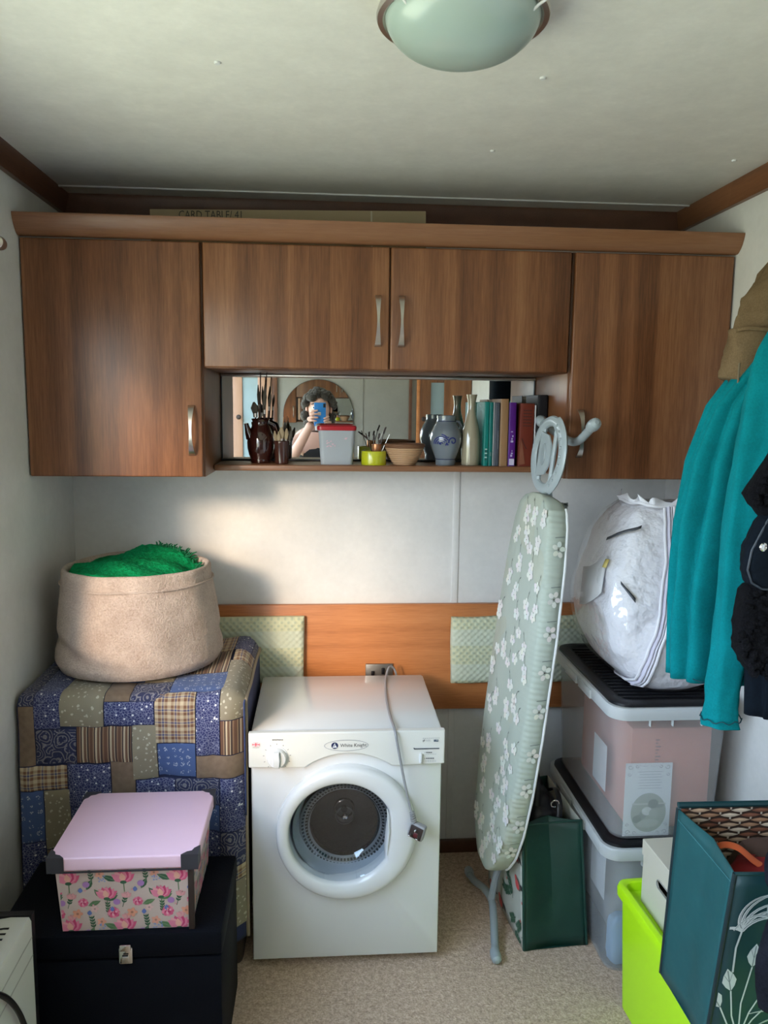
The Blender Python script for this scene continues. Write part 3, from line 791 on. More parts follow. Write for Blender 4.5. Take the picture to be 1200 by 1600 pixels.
# ================================================================ headboard on the back wall
tag(MB().rbox(XL + 0.002, XR - 0.002, 2.458, YW - 0.0045, 0.510, 0.862, 0.003).build('headboard', M['headwood']), 'long cherry-coloured wooden headboard panel fixed across the back wall', 'headboard')
def pad_mat():
    t = NT('pale_green_waffle_cloth')
    v = t.obj((1, 1, 1))
    sp = t.n('SeparateXYZ', {0: v})
    def band(s, per, ph):
        return t.math('SINE', t.math('ADD', t.math('MULTIPLY', s, 2 * pi / per), ph))
    sx_, sz_ = sp.outputs[0], sp.outputs[2]
    a = t.math('MULTIPLY', band(sx_, .021, 0), band(sz_, .021, 0))
    dots = t.math('GREATER_THAN', a, 0.40)
    big = t.math('GREATER_THAN', band(sz_, .115, 0.9), -0.1)
    bigx = t.math('GREATER_THAN', band(sx_, .16, 0.4), 0.0)
    base = t.mix(t.math('MULTIPLY', big, .8), (0.60, 0.64, 0.50), (0.63, 0.63, 0.40))
    base = t.mix(t.math('MULTIPLY', bigx, .25), base, (0.50, 0.57, 0.46))
    c = t.mix(t.math('MULTIPLY', dots, t.math('MULTIPLY', big, .55)), base, (0.36, 0.44, 0.33))
    t.bump(a, .4, .003)
    return t.fin(c, .9)
M['pad'] = pad_mat()
def pad(x0, x1, z0, z1, label):
    nx, nz = 44, 16
    mb = MB(); top = []
    rings = []
    def ringat(ins, y, wob):
        pts = []
        a, b, c, d = x0 + ins, x1 - ins, z0 + ins, z1 - ins
        for i in range(nx): pts.append((a + (b - a) * i / nx, c))
        for i in range(nz): pts.append((b, c + (d - c) * i / nz))
        for i in range(nx): pts.append((b - (b - a) * i / nx, d))
        for i in range(nz): pts.append((a, d - (d - c) * i / nz))
        return [(p[0] + wob * .002 * sin(p[1] * 480), y, p[1] + wob * .0022 * sin(p[0] * 470)) for p in pts]
    rings = [ringat(.004, 2.4575, 0), ringat(0, 2.450, 1), ringat(0, 2.438, 1), ringat(.004, 2.430, 1), ringat(.012, 2.4265, .3), ringat(.03, 2.4255, 0)]
    return tag(mb.loft(rings).build('headboard_pad', M['pad'], sharp=60), label, 'pad', 'padded headboard cushions')
pad(-0.66, -0.063, 0.614, 0.828, 'pale green padded headboard cushion left of the socket, behind the quilt')
pad(0.408, 1.03, 0.606, 0.824, 'pale green padded headboard cushion behind the ironing board')
so = thing('wall_socket', 'brushed metal double wall socket with black switches above the dryer', 'socket', (0.178, 2.458, 0.58))
MB().rbox(.134, .222, 2.449, 2.458, .582, .668, .002).build('face_plate', M['steel'], so)
for xx in (.157, .190):
    MB().rbox(xx - .005, xx + .005, 2.443, 2.450, .628 if xx < .17 else .636, .646 if xx < .17 else .656, .0015).build('switch', M['black'], so)
for xx, zz in ((.150, .625), (.206, .625)):
    MB().box(xx - .002, xx + .002, 2.4475, 2.449, zz - .022, zz - .012).box(xx - .012, xx - .006, 2.4475, 2.449, zz - .037, zz - .033).box(xx + .006, xx + .012, 2.4475, 2.449, zz - .037, zz - .033).build('outlet_holes', M['black'], so)

# ================================================================ tumble dryer
DX0, DX1, DY0, DY1, DZ = -0.186, 0.309, 1.951, 2.386, 0.652
dr = thing('tumble_dryer', 'compact white tumble dryer with round glass door in the middle', 'tumble dryer', ((DX0 + DX1) / 2, 2.17, 0))
dcx, dcz, HR = 0.0500, 0.388, 0.140
def sqpt(i, n, x0, x1, z0, z1):
    # point on the rectangle in the direction of angle i
    a = 2 * pi * i / n + pi / 4 * 0
    dx, dz = cos(a), sin(a)
    k = 1e9
    if dx > 1e-9: k = min(k, (x1 - dcx) / dx)
    if dx < -1e-9: k = min(k, (x0 - dcx) / dx)
    if dz > 1e-9: k = min(k, (z1 - dcz) / dz)
    if dz < -1e-9: k = min(k, (z0 - dcz) / dz)
    return (dcx + dx * k, dcz + dz * k)
n = 96
e_ = .006
sq = lambda y, ins: [(max(DX0 + ins, min(DX1 - ins, p[0])), y, max(.022 + ins, min(DZ - ins, p[1]))) for p in [sqpt(i, n, DX0 + ins, DX1 - ins, .022 + ins, DZ - ins) for i in range(n)]]
# snap the samples nearest the corners onto the corners
def snap(r, ins):
    out = list(r)
    for cx_, cz_ in ((DX0 + ins, .022 + ins), (DX1 - ins, .022 + ins), (DX0 + ins, DZ - ins), (DX1 - ins, DZ - ins)):
        k = min(range(n), key=lambda i: (out[i][0] - cx_) ** 2 + (out[i][2] - cz_) ** 2)
        out[k] = (cx_, out[k][1], cz_)
    return out
circ = lambda y, r: [(dcx + r * cos(2 * pi * i / n), y, dcz + r * sin(2 * pi * i / n)) for i in range(n)]
cab = MB().loft([circ(2.00, HR), circ(DY0, HR), snap(sq(DY0, e_), e_), snap(sq(DY0 + .002, .002), .002), snap(sq(DY0 + e_, 0), 0), snap(sq(DY1 - .006, 0), 0), snap(sq(DY1, .006), .006)], cap0=False, cap1=True)
cab.build('cabinet', M['enamel'], dr, sharp=30)
for xx in (DX0 + .04, DX1 - .04):
    for yy_ in (DY0 + .05, DY1 - .05):
        MB().lathe(xx, yy_, [(.018, 0), (.02, .004), (.02, .018), (.014, .0225)], 16).build('foot', M['darkgrey'], dr)
# control panel with arched lower edge
PY = 1.936
pts = [(-.1905, .6595), (-.1885, .6615), (.3115, .6615), (.3135, .6595), (.3135, .572), (.3110, .5695), (.1755, .5665)]
for i in range(1, 24):
    t = i / 24
    x = .1755 + (-.048 - .1755) * t
    pts.append((x, .5665 + .0365 * sin(pi * t) ** .8))
pts += [(-.048, .5665), (-.1880, .5695), (-.1905, .572)]
mb = MB().prism(pts, 'y', PY, DY0 + .004)
pan = mb.build('control_panel', M['panelw'], dr)
bv = pan.modifiers.new('soft_edge', 'BEVEL'); bv.width = .0035; bv.segments = 3; bv.limit_method = 'ANGLE'; bv.angle_limit = radians(50)
MB().rbox(DX0 + .002, DX1 - .002, DY0 + .004, DY1 - .004, DZ - .004, DZ + .003, .003).build('top_plate', M['enamel'], dr)
# dial
Md = Matrix.Translation((-.1185, PY, .5985)) @ Matrix.Rotation(radians(90), 4, 'X')
kn = MB().lathe(0, 0, [(.0275, 0), (.0275, .002), (.0245, .003), (.0235, .016), (.022, .018), (.0, .0185)], 40, M=Md).build('dial', M['white'], dr)
grip = [( -.007, -.022), (.007, -.022), (.009, 0), (.007, .022), (-.007, .022), (-.009, 0)]
MB().loft([[Md @ Vector((a * k, b * k, z)) for a, b in grip] for k, z in ((1.0, .016), (.95, .026), (.8, .028))]).build('dial_grip', M['white'], kn)
MB().rbox(-.1195 + .0065, -.1185 + .0095, PY - .0205, PY - .018, .580, .616, .001).build('dial_recess', M['grey'], kn)
# power button
MB().rbox(.2465, .2555, PY - .008, PY + .002, .574, .601, .004, 3).build('power_button', M['white'], dr)
# printing on the panel
pp = Print(lambda u, v, l: (u, PY - l, v), lift=.0008)
ink = (.10, .10, .12)
for i in range(11):
    a = radians(-140 + 28 * i + 90)
    pp.ell(-.1185 + .034 * cos(a), .5985 + .034 * sin(a), .0022, .0007, a, ink, 6)
for i in range(7): pp.rect(-.130 + i * .004, -.127 + i * .004, .6425 + .0006 * (i % 2), .6455, (.16, .16, .17))
def ering(x, y, a, b, wd, col, n=48):
    for i in range(n):
        t0, t1 = 2 * pi * i / n, 2 * pi * (i + 1) / n
        pp.poly([(x + a * cos(t0), y + b * sin(t0)), (x + a * cos(t1), y + b * sin(t1)), (x + (a - wd) * cos(t1), y + (b - wd) * sin(t1)), (x + (a - wd) * cos(t0), y + (b - wd) * sin(t0))], col)
        pp.l -= pp.st
ering(.0582, .6255, .0565, .0150, .0011, (.22, .24, .28))
pp.ell(.0285, .6255, .0088, .0088, 0, (.012, .022, .085), 24)
pp.poly([(.0285 - .0062, .6200), (.0285 + .0060, .6200), (.0285 + .0035, .6245), (.0285 + .0005, .6322), (.0285 - .0015, .6290)], (.72, .74, .76))
pp.line([(.0285 - .003, .6225), (.0285 + .002, .6290)], .0014, (.012, .022, .085))
# union flag
fx, fz, fw_, fh = -.1715, .6325, .0098, .0052
pp.rect(fx - fw_, fx + fw_, fz - fh, fz + fh, (.62, .36, .40))
for sg in (1, -1): pp.line([(fx - fw_, fz - fh * sg), (fx + fw_, fz + fh * sg)], .0018, (.75, .72, .72))
pp.rect(fx - fw_, fx + fw_, fz - .0018, fz + .0018, (.75, .72, .72)); pp.rect(fx - .002, fx + .002, fz - fh, fz + fh, (.75, .72, .72))
pp.rect(fx - fw_, fx + fw_, fz - .0011, fz + .0011, (.70, .05, .08)); pp.rect(fx - .0012, fx + .0012, fz - fh, fz + fh, (.70, .05, .08))
for i in range(5): pp.rect(fx - .008 + i * .0034, fx - .0056 + i * .0034, .6238, .6250, (.35, .33, .33))
# right-hand print
for i in range(9): pp.rect(.2555 + i * .005, .2590 + i * .005, .6405, .6415, (.30, .31, .33))
pp.rect(.2555, .2570, .631, .6365, ink); pp.rect(.2590, .2605, .633, .6375, ink)
for i in range(3): pp.rect(.2635 + i * .004, .2665 + i * .004, .6355, .6365, (.3, .3, .32)); pp.rect(.2640 + i * .004, .2670 + i * .004, .6325, .6333, (.3, .3, .32))
pp.rect(.2840, .2960, .6310, .6370, (.10, .13, .18)); pp.rect(.2905, .2950, .6345, .6362, (.6, .62, .65))
pp.rect(.2330, .2990, .6110, .6140, (.06, .07, .09)); pp.rect(.2315, .2345, .6130, .6155, (.06, .07, .09))
for z_, cc_ in ((.602, 3), (.586, 4)):
    pp.ell(.2615, z_, .001, .001, 0, ink, 6)
    for i in range(cc_): pp.rect(.2645 + i * .0055, .2690 + i * .0055, z_ - .0012, z_ + .0014, (.12, .12, .14))
for z_ in (.5975, .5805, .5775):
    for i in range(5): pp.rect(.2625 + i * .006, .2670 + i * .006, z_ - .0005, z_ + .0005, (.45, .46, .48))
pp.build('panel_print', dr, .4)['kind'] = 'stuff'
M['logo'] = plain('grey_logo_print', (.06, .065, .08), .4)
text('White Knight', .0133, (.0425, PY, .6212), (1, 0, 0), (0, 0, 1), M['logo'], dr, 'brand_lettering', squeeze=.93)
# door ring: outer disc with round opening, flat handle part at the right
ocx, ocz, OR = .0615, .3865, .184
dn = 120
def inr(a):
    # opening centred at (dcx+0, dcz), cut by a near-vertical chord at the right
    dx, dz = cos(a), sin(a)
    r = .1365
    ch = .119
    if dx > 0.05: r = min(r, (ch + .004 * sin(dz * 3)) / dx)
    return r
def rng(fr, y, grow=0.0):
    out = []
    for i in range(dn):
        a = 2 * pi * i / dn
        ri_ = inr(a) + grow
        p = Vector((dcx - .003 + ri_ * cos(a), 0, dcz + ri_ * sin(a)))
        q = Vector((ocx + OR * cos(a), 0, ocz + OR * sin(a)))
        k = p.lerp(q, fr)
        out.append((k.x, y, k.z))
    return out
ring = MB().loft([rng(0, 1.955, -.002), rng(0, 1.931), rng(.05, 1.9245), rng(.16, 1.9205), rng(.45, 1.918), rng(.74, 1.919), rng(.90, 1.923), rng(.975, 1.931), rng(1.0, 1.941), rng(.99, 1.9515)], cap0=False, cap1=False)
rg_ = ring.build('door_ring', M['enamel'], dr, sharp=60)
MB().tube([(dcx + .119 - .003, 1.924, dcz - .062), (dcx + .1205 - .003, 1.9205, dcz - .03), (dcx + .123 - .003, 1.9195, dcz + .01), (dcx + .120 - .003, 1.9205, dcz + .05), (dcx + .117 - .003, 1.924, dcz + .068)], [.001, .002, .0025, .002, .001], 8).build('handle_lip', M['enamel'], rg_)
# glass bowl, sunken
gl = MB().lathe(0, 0, [(.1365, 0), (.132, .006), (.118, .030), (.104, .052), (.098, .058), (.0, .060)], 64, M=Matrix.Translation((dcx - .003, 1.934, dcz)) @ Matrix.Rotation(radians(-90), 4, 'X'), cap0=False)
gl.build('door_glass', M['doorglass'], dr)
# drum inside
M['drum'] = plain('dark_drum_steel', (.030, .030, .034), .22, Metallic=.3)
M['lip'] = plain('grey_white_drum_lip', (.42, .46, .50), .35)
zc = .362
DM = lambda y, z=zc: Matrix.Translation((.058, y, z)) @ Matrix.Rotation(radians(-90), 4, 'X')
MB().lathe(0, 0, [(.139, 0), (.137, .012), (.124, .040), (.122, .043)], 64, M=DM(1.962, .384), cap0=False, cap1=False).build('drum_lip', M['lip'], dr)
MB().lathe(0, 0, [(.1225, 0), (.118, .001), (.097, .012), (.095, .012)], 64, M=DM(2.0, .372), cap0=False, cap1=False).build('filter_ring', plain('grey_filter_plastic', (.20, .21, .23), .4), dr)
sl = MB()
for k in range(72):
    a = 2 * pi * k / 72
    for r0, r1 in ((.101, .107), (.111, .117)):
        w_ = .0028
        y0 = 2.0 + .012 * (1 - (r0 - .097) / .021) - .0013; y1 = 2.0 + .012 * (1 - (r1 - .097) / .021) - .0013
        ca, sa = cos(a), sin(a)
        q = lambda r, s, y: (.058 + r * ca - s * sa, y, .372 + r * sa + s * ca)
        sl.add([q(r0, -w_, y0), q(r0, w_, y0), q(r1, w_, y1), q(r1, -w_, y1)], [(0, 1, 2, 3)])
o = sl.build('filter_slots', M['black'], dr, smooth=False); o['kind'] = 'stuff'
MB().lathe(0, 0, [(.1, 0), (.112, .02), (.115, .08), (.105, .10), (.03, .096), (.028, .09), (.024, .088), (.022, .092), (.010, .092), (.008, .084), (.0, .083)], 64, M=DM(2.008, .366), cap0=False).build('drum', M['drum'], dr)
MB().lathe(0, 0, [(.0085, 0), (.0085, .008), (.006, .011), (.0, .012)], 20, M=Matrix.Translation((.060, 2.094, .347)) @ Matrix.Rotation(radians(90), 4, 'X')).build('drum_hub', M['chrome'], dr)
MB().lathe(0, 0, [(.026, 0), (.027, .002), (.024, .003), (.022, .0)], 40, M=Matrix.Translation((.060, 2.098, .347)) @ Matrix.Rotation(radians(90), 4, 'X'), cap1=False).build('hub_ring', M['darkgrey'], dr)
# mains lead and plug
M['lead'] = plain('grey_mains_lead', (.30, .30, .31), .45)
def spline(pts, n=8):
    pts = [Vector(p) for p in pts]
    out = []
    for i in range(len(pts) - 1):
        p0 = pts[max(0, i - 1)]; p1 = pts[i]; p2 = pts[i + 1]; p3 = pts[min(len(pts) - 1, i + 2)]
        for k in range(n):
            t = k / n
            out.append(.5 * ((2 * p1) + (p2 - p0) * t + (2 * p0 - 5 * p1 + 4 * p2 - p3) * t * t + (-p0 + 3 * p1 - 3 * p2 + p3) * t ** 3))
    out.append(pts[-1])
    return out
ZT = DZ + .003 + .0036
MB().tube(spline([(.235, 2.405, .50), (.232, 2.402, .62), (.222, 2.398, .668), (.205, 2.388, .6785), (.194, 2.36, .664), (.187, 2.30, ZT), (.180, 2.18, ZT), (.1795, 2.05, ZT), (.182, 1.955, ZT + .006), (.1845, 1.928, .655), (.189, 1.924, .630), (.207, 1.916, .535), (.222, 1.906, .470), (.2268, 1.904, .455)]), .0035, 10).build('mains_lead', M['lead'], dr)
mb = MB()
for k in range(6): mb.tube([(.2265 + .0035 * k * .35, 1.904, .456 - .0055 * k), (.2275 + .0035 * k * .35, 1.904, .4525 - .0055 * k)], .0062 + .0004 * k, 10)
mb.build('strain_relief', M['lead'], dr)
MP = Matrix.Translation((.2405, 1.900, .405)) @ Matrix.Rotation(radians(16), 4, 'Y') @ Matrix.Rotation(radians(-28), 4, 'Z')
plug = MB().rbox(-.021, .021, -.010, .010, -.019, .022, .005, 3, M=MP).build('plug', M['lead'], dr)
MB().rbox(-.017, .017, -.0115, -.009, -.016, .016, .002, M=MP).build('plug_face', M['carc'], plug)
MB().rbox(-.004, .007, -.0125, -.010, -.012, .000, .001, M=MP).build('fuse_carrier', plain('dark_red_fuse_cover', (.10, .012, .015), .4), plug)
for a, b, c, d in ((-.002, .002, .007, .012), (-.013, -.008, -.009, -.006), (.008, .013, -.009, -.006)):
    MB().rbox(a, b, -.028, -.010, c, d, .0006, M=MP).build('pin', M['chrome'], plug)

# ================================================================ quilt over a chest
QX0, QX1, QYF, QYB, QZ = -0.758, -0.199, 1.935, 2.418, 0.766
tag(MB().rbox(QX0 + .012, QX1 - .014, QYF + .022, QYB - .03, 0, QZ - .022, .02, 3).build('storage_chest', M['carc']), 'dark chest hidden under the patchwork quilt', 'chest')
QR = .035
def qs(x, s):
    """drape: s<0 lies back over the top from the front edge, s>0 hangs down the front; returns point, normal"""
    nz = noise.noise(Vector((x * 7, s * 5, 1.3))) * .008 + noise.noise(Vector((x * 22, s * 12, 4.1))) * .006
    drop = 0.0
    if s <= -QR: p = Vector((x, QYF + QR - (s + QR), QZ)); nn = Vector((0, 0, 1))
    elif s < QR * .57:
        a = (s + QR) / (QR * 1.57) * pi / 2
        p = Vector((x, QYF + QR - QR * sin(a), QZ - QR + QR * cos(a))); nn = Vector((0, -sin(a), cos(a)))
    else: p = Vector((x, QYF, QZ - QR - (s - QR * .57))); nn = Vector((0, -1, 0))
    fold = 0.0
    if s > 0:
        fold = .010 * sin(x * 23 + 1.0) * min(1, s * 2.2) + .006 * sin(x * 51 + s * 3) * min(1, s * 2) - .004 * abs(sin(x * pi / .062)) ** 8 * min(1, s * 8)
    # soft right edge: rolls over
    e = max(0.0, (x - (QX1 - .035)) / .035)
    if s < -.05 and x < -.27: nz *= .35
    p = p + nn * (nz + fold - .022 * e * e)
    if s < 0: p.z += .003 * noise.noise(Vector((x * 4, s * 4, 9))) + .018 * max(0, x + .33) / .13 * max(0, min(1, -s / .3)) * (1 - e)
    # slight quilting
    return p, nn
qt = thing('patchwork_quilt', 'patchwork quilt in navy, beige and brown prints draped over a chest', 'quilt', ((QX0 + QX1) / 2, 2.18, .1))
def qgrid(x0, x1, s0, s1, off, step=.012, pucker=True):
    nx = max(2, int((x1 - x0) / step)); ns = max(2, int((s1 - s0) / step))
    mb = MB(); uv = []
    vs = []
    for j in range(ns + 1):
        for i in range(nx + 1):
            u, v = i / nx, j / ns
            x = x0 + (x1 - x0) * u; s = s0 + (s1 - s0) * v
            p, nn = qs(x, s)
            ed = min(u, 1 - u) * (x1 - x0); es = min(v, 1 - v) * (s1 - s0)
            k = min(1, min(ed, es) / .012)
            o_ = off * (.3 + .7 * k ** .5) if pucker else off
            vs.append(p + nn * o_); uv.append((x - x0, -(s - s0)))
    fs = [((j + 1) * (nx + 1) + i, (j + 1) * (nx + 1) + i + 1, j * (nx + 1) + i + 1, j * (nx + 1) + i) for j in range(ns) for i in range(nx)]
    mb.add(vs, fs)
    return mb, uv
def set_uv(o, uv):
    me = o.data
    l = me.uv_layers.new(name='UVMap')
    for lp in me.loops: l.data[lp.index].uv = uv[lp.vertex_index]
STOP, SBOT = -(QYB - QYF) + .01, .66
mb, uv = qgrid(QX0, QX1, STOP, SBOT, -.003, .012, False)
bk = mb.build('backing', plain('navy_quilt_backing', (.022, .030, .085), .9, bump=(200, .3)), qt, sharp=None, fix=False)
sm_ = bk.modifiers.new('thickness', 'SOLIDIFY'); sm_.thickness = .010; sm_.offset = -1
mb2 = MB(); rows = []
for s in [STOP + (SBOT - STOP) * i / 90 for i in range(91)]:
    p, nn = qs(QX1, s)
    rows.append(p + nn * -.002)
mb2.tube(rows, .0055, 8); mb2.build('bound_edge', plain('tan_quilt_binding', (.30, .24, .17), .9), qt)
# side hanging at the right, beside the dryer
side = MB(); vs = []; nY, nZ = 24, 14
for j in range(nZ + 1):
    for i in range(nY + 1):
        y = QYF + .005 + (QYB - QYF - .02) * i / nY
        z = QZ - .004 - .30 * j / nZ
        p, _ = qs(QX1, min(-.001, -(y - QYF)))
        vs.append((QX1 + .002 + .003 * sin(y * 40) * (j / nZ) - .004, y, min(z, p.z - .30 * j / nZ)))
side.add(vs, [(j * (nY + 1) + i, j * (nY + 1) + i + 1, (j + 1) * (nY + 1) + i + 1, (j + 1) * (nY + 1) + i) for j in range(nZ) for i in range(nY)])
so_ = side.build('side_drape', plain('navy_quilt_side', (.030, .045, .12), .9, vary=.4, bump=(80, .4)), qt, sharp=None)
sm_ = so_.modifiers.new('thickness', 'SOLIDIFY'); sm_.thickness = .004; sm_.offset = 0

# fabrics
def fab(kind):
    t = NT('quilt_cotton_' + kind)
    v = t.obj((1, 1, 1), uv=True)
    def vor(scale, feat='F1', dist=0.0, rnd=1.0):
        vv = v
        if dist:
            nn = t.n('TexNoise', {'Vector': v, 'Scale': scale * .8, 'Detail': 1.0})
            mx = t.n('VectorMath', operation='MULTIPLY_ADD'); t.set(mx.inputs[0], nn.outputs['Color']); mx.inputs[1].default_value = (dist, dist, dist); t.set(mx.inputs[2], v); vv = mx.outputs[0]
        return t.n('TexVoronoi', {'Vector': vv, 'Scale': scale, 'Randomness': rnd}, feature=feat)
    weave = t.noise(v, 900, 1.0)
    if kind == 'verm':
        c0, c1 = (.022, .030, .125), (.42, .44, .56)
        d = vor(150, 'DISTANCE_TO_EDGE', .006).outputs['Distance']
        l = t.math('LESS_THAN', d, .07)
        f = t.math('LESS_THAN', vor(62, 'F1').outputs['Distance'], .17)
        c = t.mix(t.math('MULTIPLY', l, .45), c0, c1); c = t.mix(f, c, (.72, .72, .74))
    elif kind == 'daisy':
        d = vor(52, 'F1', 0, .35)
        dd = d.outputs['Distance']
        ring_ = t.math('MULTIPLY', t.math('LESS_THAN', dd, .34), t.math('GREATER_THAN', dd, .10))
        sp = vor(260, 'F1').outputs['Distance']
        pet = t.math('LESS_THAN', sp, .42)
        c = t.mix(t.math('MULTIPLY', t.math('MULTIPLY', ring_, pet), .85), (.060, .105, .26), (.46, .50, .60))
    elif kind == 'beige':
        d = vor(85, 'F1', .010).outputs['Distance']
        c = t.mix(t.math('LESS_THAN', d, .27), (.27, .232, .160), (.52, .47, .36))
    elif kind == 'brown':
        c = t.mix(t.noise(v, 60, 4.0), (.13, .085, .055), (.26, .18, .12))
    elif kind == 'paisley':
        d = vor(30, 'F1', .02)
        r_ = t.math('SINE', t.math('MULTIPLY', d.outputs['Distance'], 34.0))
        l = t.math('GREATER_THAN', r_, .55)
        dots = t.math('LESS_THAN', vor(120).outputs['Distance'], .25)
        c = t.mix(t.math('MULTIPLY', l, .55), (.020, .026, .085), (.34, .32, .32))
        c = t.mix(t.math('MULTIPLY', dots, .4), c, (.35, .34, .42))
    else:
        sp = t.n('SeparateXYZ', {0: v})
        def stripes(s, per):
            q = t.math('FRACT', t.math('DIVIDE', s, per))
            return t.ramp(q, [(0, (.13, .060, .035)), (.22, (.30, .20, .12)), (.30, (.055, .030, .026)), (.40, (.52, .42, .28)), (.52, (.16, .085, .05)), (.70, (.50, .40, .27)), (.76, (.06, .035, .03)), (.90, (.24, .14, .08))], 'CONSTANT')
        if kind == 'stripe': c = stripes(sp.outputs[0], .034)
        else:
            def bars(s, ph):
                q = t.math('FRACT', t.math('ADD', t.math('DIVIDE', s, .032), ph))
                return t.ramp(q, [(0, (.52, .42, .28)), (.28, (.16, .07, .035)), (.50, (.50, .40, .26)), (.58, (.06, .075, .17)), (.72, (.50, .40, .26)), (.80, (.20, .10, .055))], 'CONSTANT')
            c = t.mix(.5, bars(sp.outputs[0], 0), bars(sp.outputs[1], .3))
    c = t.mix(t.math('MULTIPLY', weave, .18), c, (.05, .045, .04))
    wr = t.noise(t.obj(), 40, 3.0)
    t.bump(wr, .35, .004)
    return t.fin(c, .92, Sheen_Weight=.1)
FAB = {k: fab(k) for k in ('verm', 'daisy', 'beige', 'brown', 'paisley', 'stripe', 'plaid')}
def px(u): return -.755 + (u / 2.667 - 25) * .001555
def ps(v):
    y = 820 + v / 2.667
    return (y - 1088) * .00168 if y > 1088 else (y - 1088) * .0056
PATCH = [('verm', 130, 240, 715, 825), ('verm', 130, 240, 620, 715), ('beige', 238, 424, 650, 815), ('brown', 424, 530, 668, 715), ('paisley', 530, 690, 668, 715), ('verm', 425, 635, 715, 812), ('plaid', 636, 810, 700, 888), ('daisy', 690, 925, 640, 700), ('verm', 811, 914, 700, 940), ('beige', 915, 1035, 600, 795),
         ('daisy', 1036, 1086, 600, 795), ('plaid', 925, 1086, 560, 600), ('brown', 52, 132, 728, 975), ('paisley', 52, 130, 600, 727), ('paisley', 133, 306, 826, 968), ('stripe', 307, 540, 814, 962), ('beige', 541, 645, 812, 1040), ('daisy', 646, 810, 889, 1030), ('stripe', 915, 1086, 796, 940), ('brown', 811, 1086, 941, 1036),
         ('plaid', 52, 260, 976, 1076), ('verm', 261, 445, 966, 1150), ('brown', 446, 551, 960, 1150), ('verm', 552, 716, 1041, 1180), ('paisley', 717, 910, 1037, 1150), ('verm', 911, 1086, 1037, 1260), ('daisy', 52, 160, 1077, 1290), ('beige', 161, 270, 1077, 1330), ('verm', 271, 445, 1151, 1300), ('stripe', 446, 551, 1151, 1300), ('beige', 552, 716, 1181, 1300), ('daisy', 717, 910, 1151, 1262),
         ('paisley', 911, 1086, 1261, 1412), ('verm', 717, 910, 1263, 1450), ('plaid', 890, 1086, 1413, 1475), ('beige', 911, 1086, 1476, 1690), ('verm', 52, 160, 1291, 1480), ('brown', 161, 330, 1331, 1500), ('daisy', 331, 551, 1301, 1480), ('plaid', 552, 716, 1301, 1450), ('stripe', 717, 910, 1451, 1600), ('paisley', 331, 716, 1481, 1640), ('verm', 52, 330, 1501, 1660),
         ('verm', 70, 240, 540, 600), ('verm', 915, 1000, 490, 560), ('paisley', 1000, 1086, 480, 560), ('brown', 240, 420, 560, 650), ('daisy', 420, 560, 580, 668), ('beige', 560, 690, 580, 668), ('stripe', 690, 915, 560, 640), ('brown', 60, 200, 490, 540), ('paisley', 200, 420, 470, 560), ('verm', 420, 700, 470, 580), ('plaid', 700, 915, 470, 560)]
for k, a, b, c, d in PATCH:
    x0, x1 = max(QX0 + .003, px(a)), min(QX1 - .001, px(b))
    s0, s1 = max(STOP + .004, ps(c)), min(SBOT - .004, ps(d))
    if x1 - x0 < .01 or s1 - s0 < .01: continue
    mb, uv = qgrid(x0 + .0008, x1 - .0008, s0 + .0008, s1 - .0008, .0045)
    o = mb.build('patch', FAB[k], qt, sharp=None, fix=False)
    set_uv(o, uv)

# ================================================================ plush basket with green throw
bx0, by0, bz0 = -0.513, 2.196, QZ + .010
pb = thing('plush_basket', 'round cream plush fabric storage basket on the quilt', 'basket', (bx0, by0, bz0))
def basket_rings(prof, amp):
    rings = []
    nn = 260
    for r, z in prof:
        ring_ = []
        for i in range(nn):
            a = 2 * pi * i / nn
            h = z - bz0
            dn_ = noise.noise(Vector((cos(a) * 2.2, sin(a) * 2.2, z * 7))) * amp
            cr_ = -.010 * math.exp(-((h - .055 - .03 * sin(a * 2 + 1)) / .018) ** 2) * (1 + sin(a * 2 - .5)) * .7
            dn_ += .0016 * noise.noise(Vector((cos(a) * 30, sin(a) * 30, z * 140)))
            rr = r + dn_ + (cr_ if h > .01 and h < .2 else 0)
            sag = .008 * noise.noise(Vector((cos(a) * 1.3, sin(a) * 1.3, 5))) * (h / .28)
            ring_.append((bx0 + rr * cos(a), by0 + rr * sin(a) * .96, z + sag))
        rings.append(ring_)
    return rings
prof = [(.195, bz0), (.214, bz0 + .006), (.224, bz0 + .025)] + [(.226 - .028 * (k / 48) ** 1.1, bz0 + .025 + .230 * k / 48) for k in range(1, 49)] + [(.1985, bz0 + .262), (.197, bz0 + .270), (.192, bz0 + .275), (.186, bz0 + .271), (.184, bz0 + .262), (.186, bz0 + .22), (.19, bz0 + .10)]
MB().loft(basket_rings(prof, .007), cap1=False).build('basket_wall', M['plush'], pb, sharp=None)
sm2 = MB()
sm2.tube([(bx0 + .2035 * cos(2 * pi * i / 90), by0 + .2035 * sin(2 * pi * i / 90) * .97, bz0 + .235 + .008 * noise.noise(Vector((cos(2 * pi * i / 90) * 1.3, sin(2 * pi * i / 90) * 1.3, 5))) * .84) for i in range(91)], .0028, 6, caps=False)
sm2.build('stitched_hem', M['plush'], pb)
gt = thing('green_throw', 'bright green looped throw with fringe folded into the plush basket', 'throw', (bx0, by0, bz0 + .2))
def throw_z(x, y):
    r = sqrt(x * x + y * y)
    base = .262 + .016 * (1 - (r / .19) ** 2) + .006 * max(0, -y / .19)
    base += .008 * noise.noise(Vector((x * 9, y * 9, 2))) + .006 * math.exp(-((x + .07) ** 2 + (y + .05) ** 2) / .008)
    base += .026 / (1 + math.exp(-(y - .07) * 60)) * (1 / (1 + math.exp((x - .13) * 50))) * (1 / (1 + math.exp(-(x + .06) * 50)))
    base -= .020 / (1 + math.exp(-(x - .125) * 70))
    base += .004 * sin(x * 30 + y * 50)
    return base
rings = []
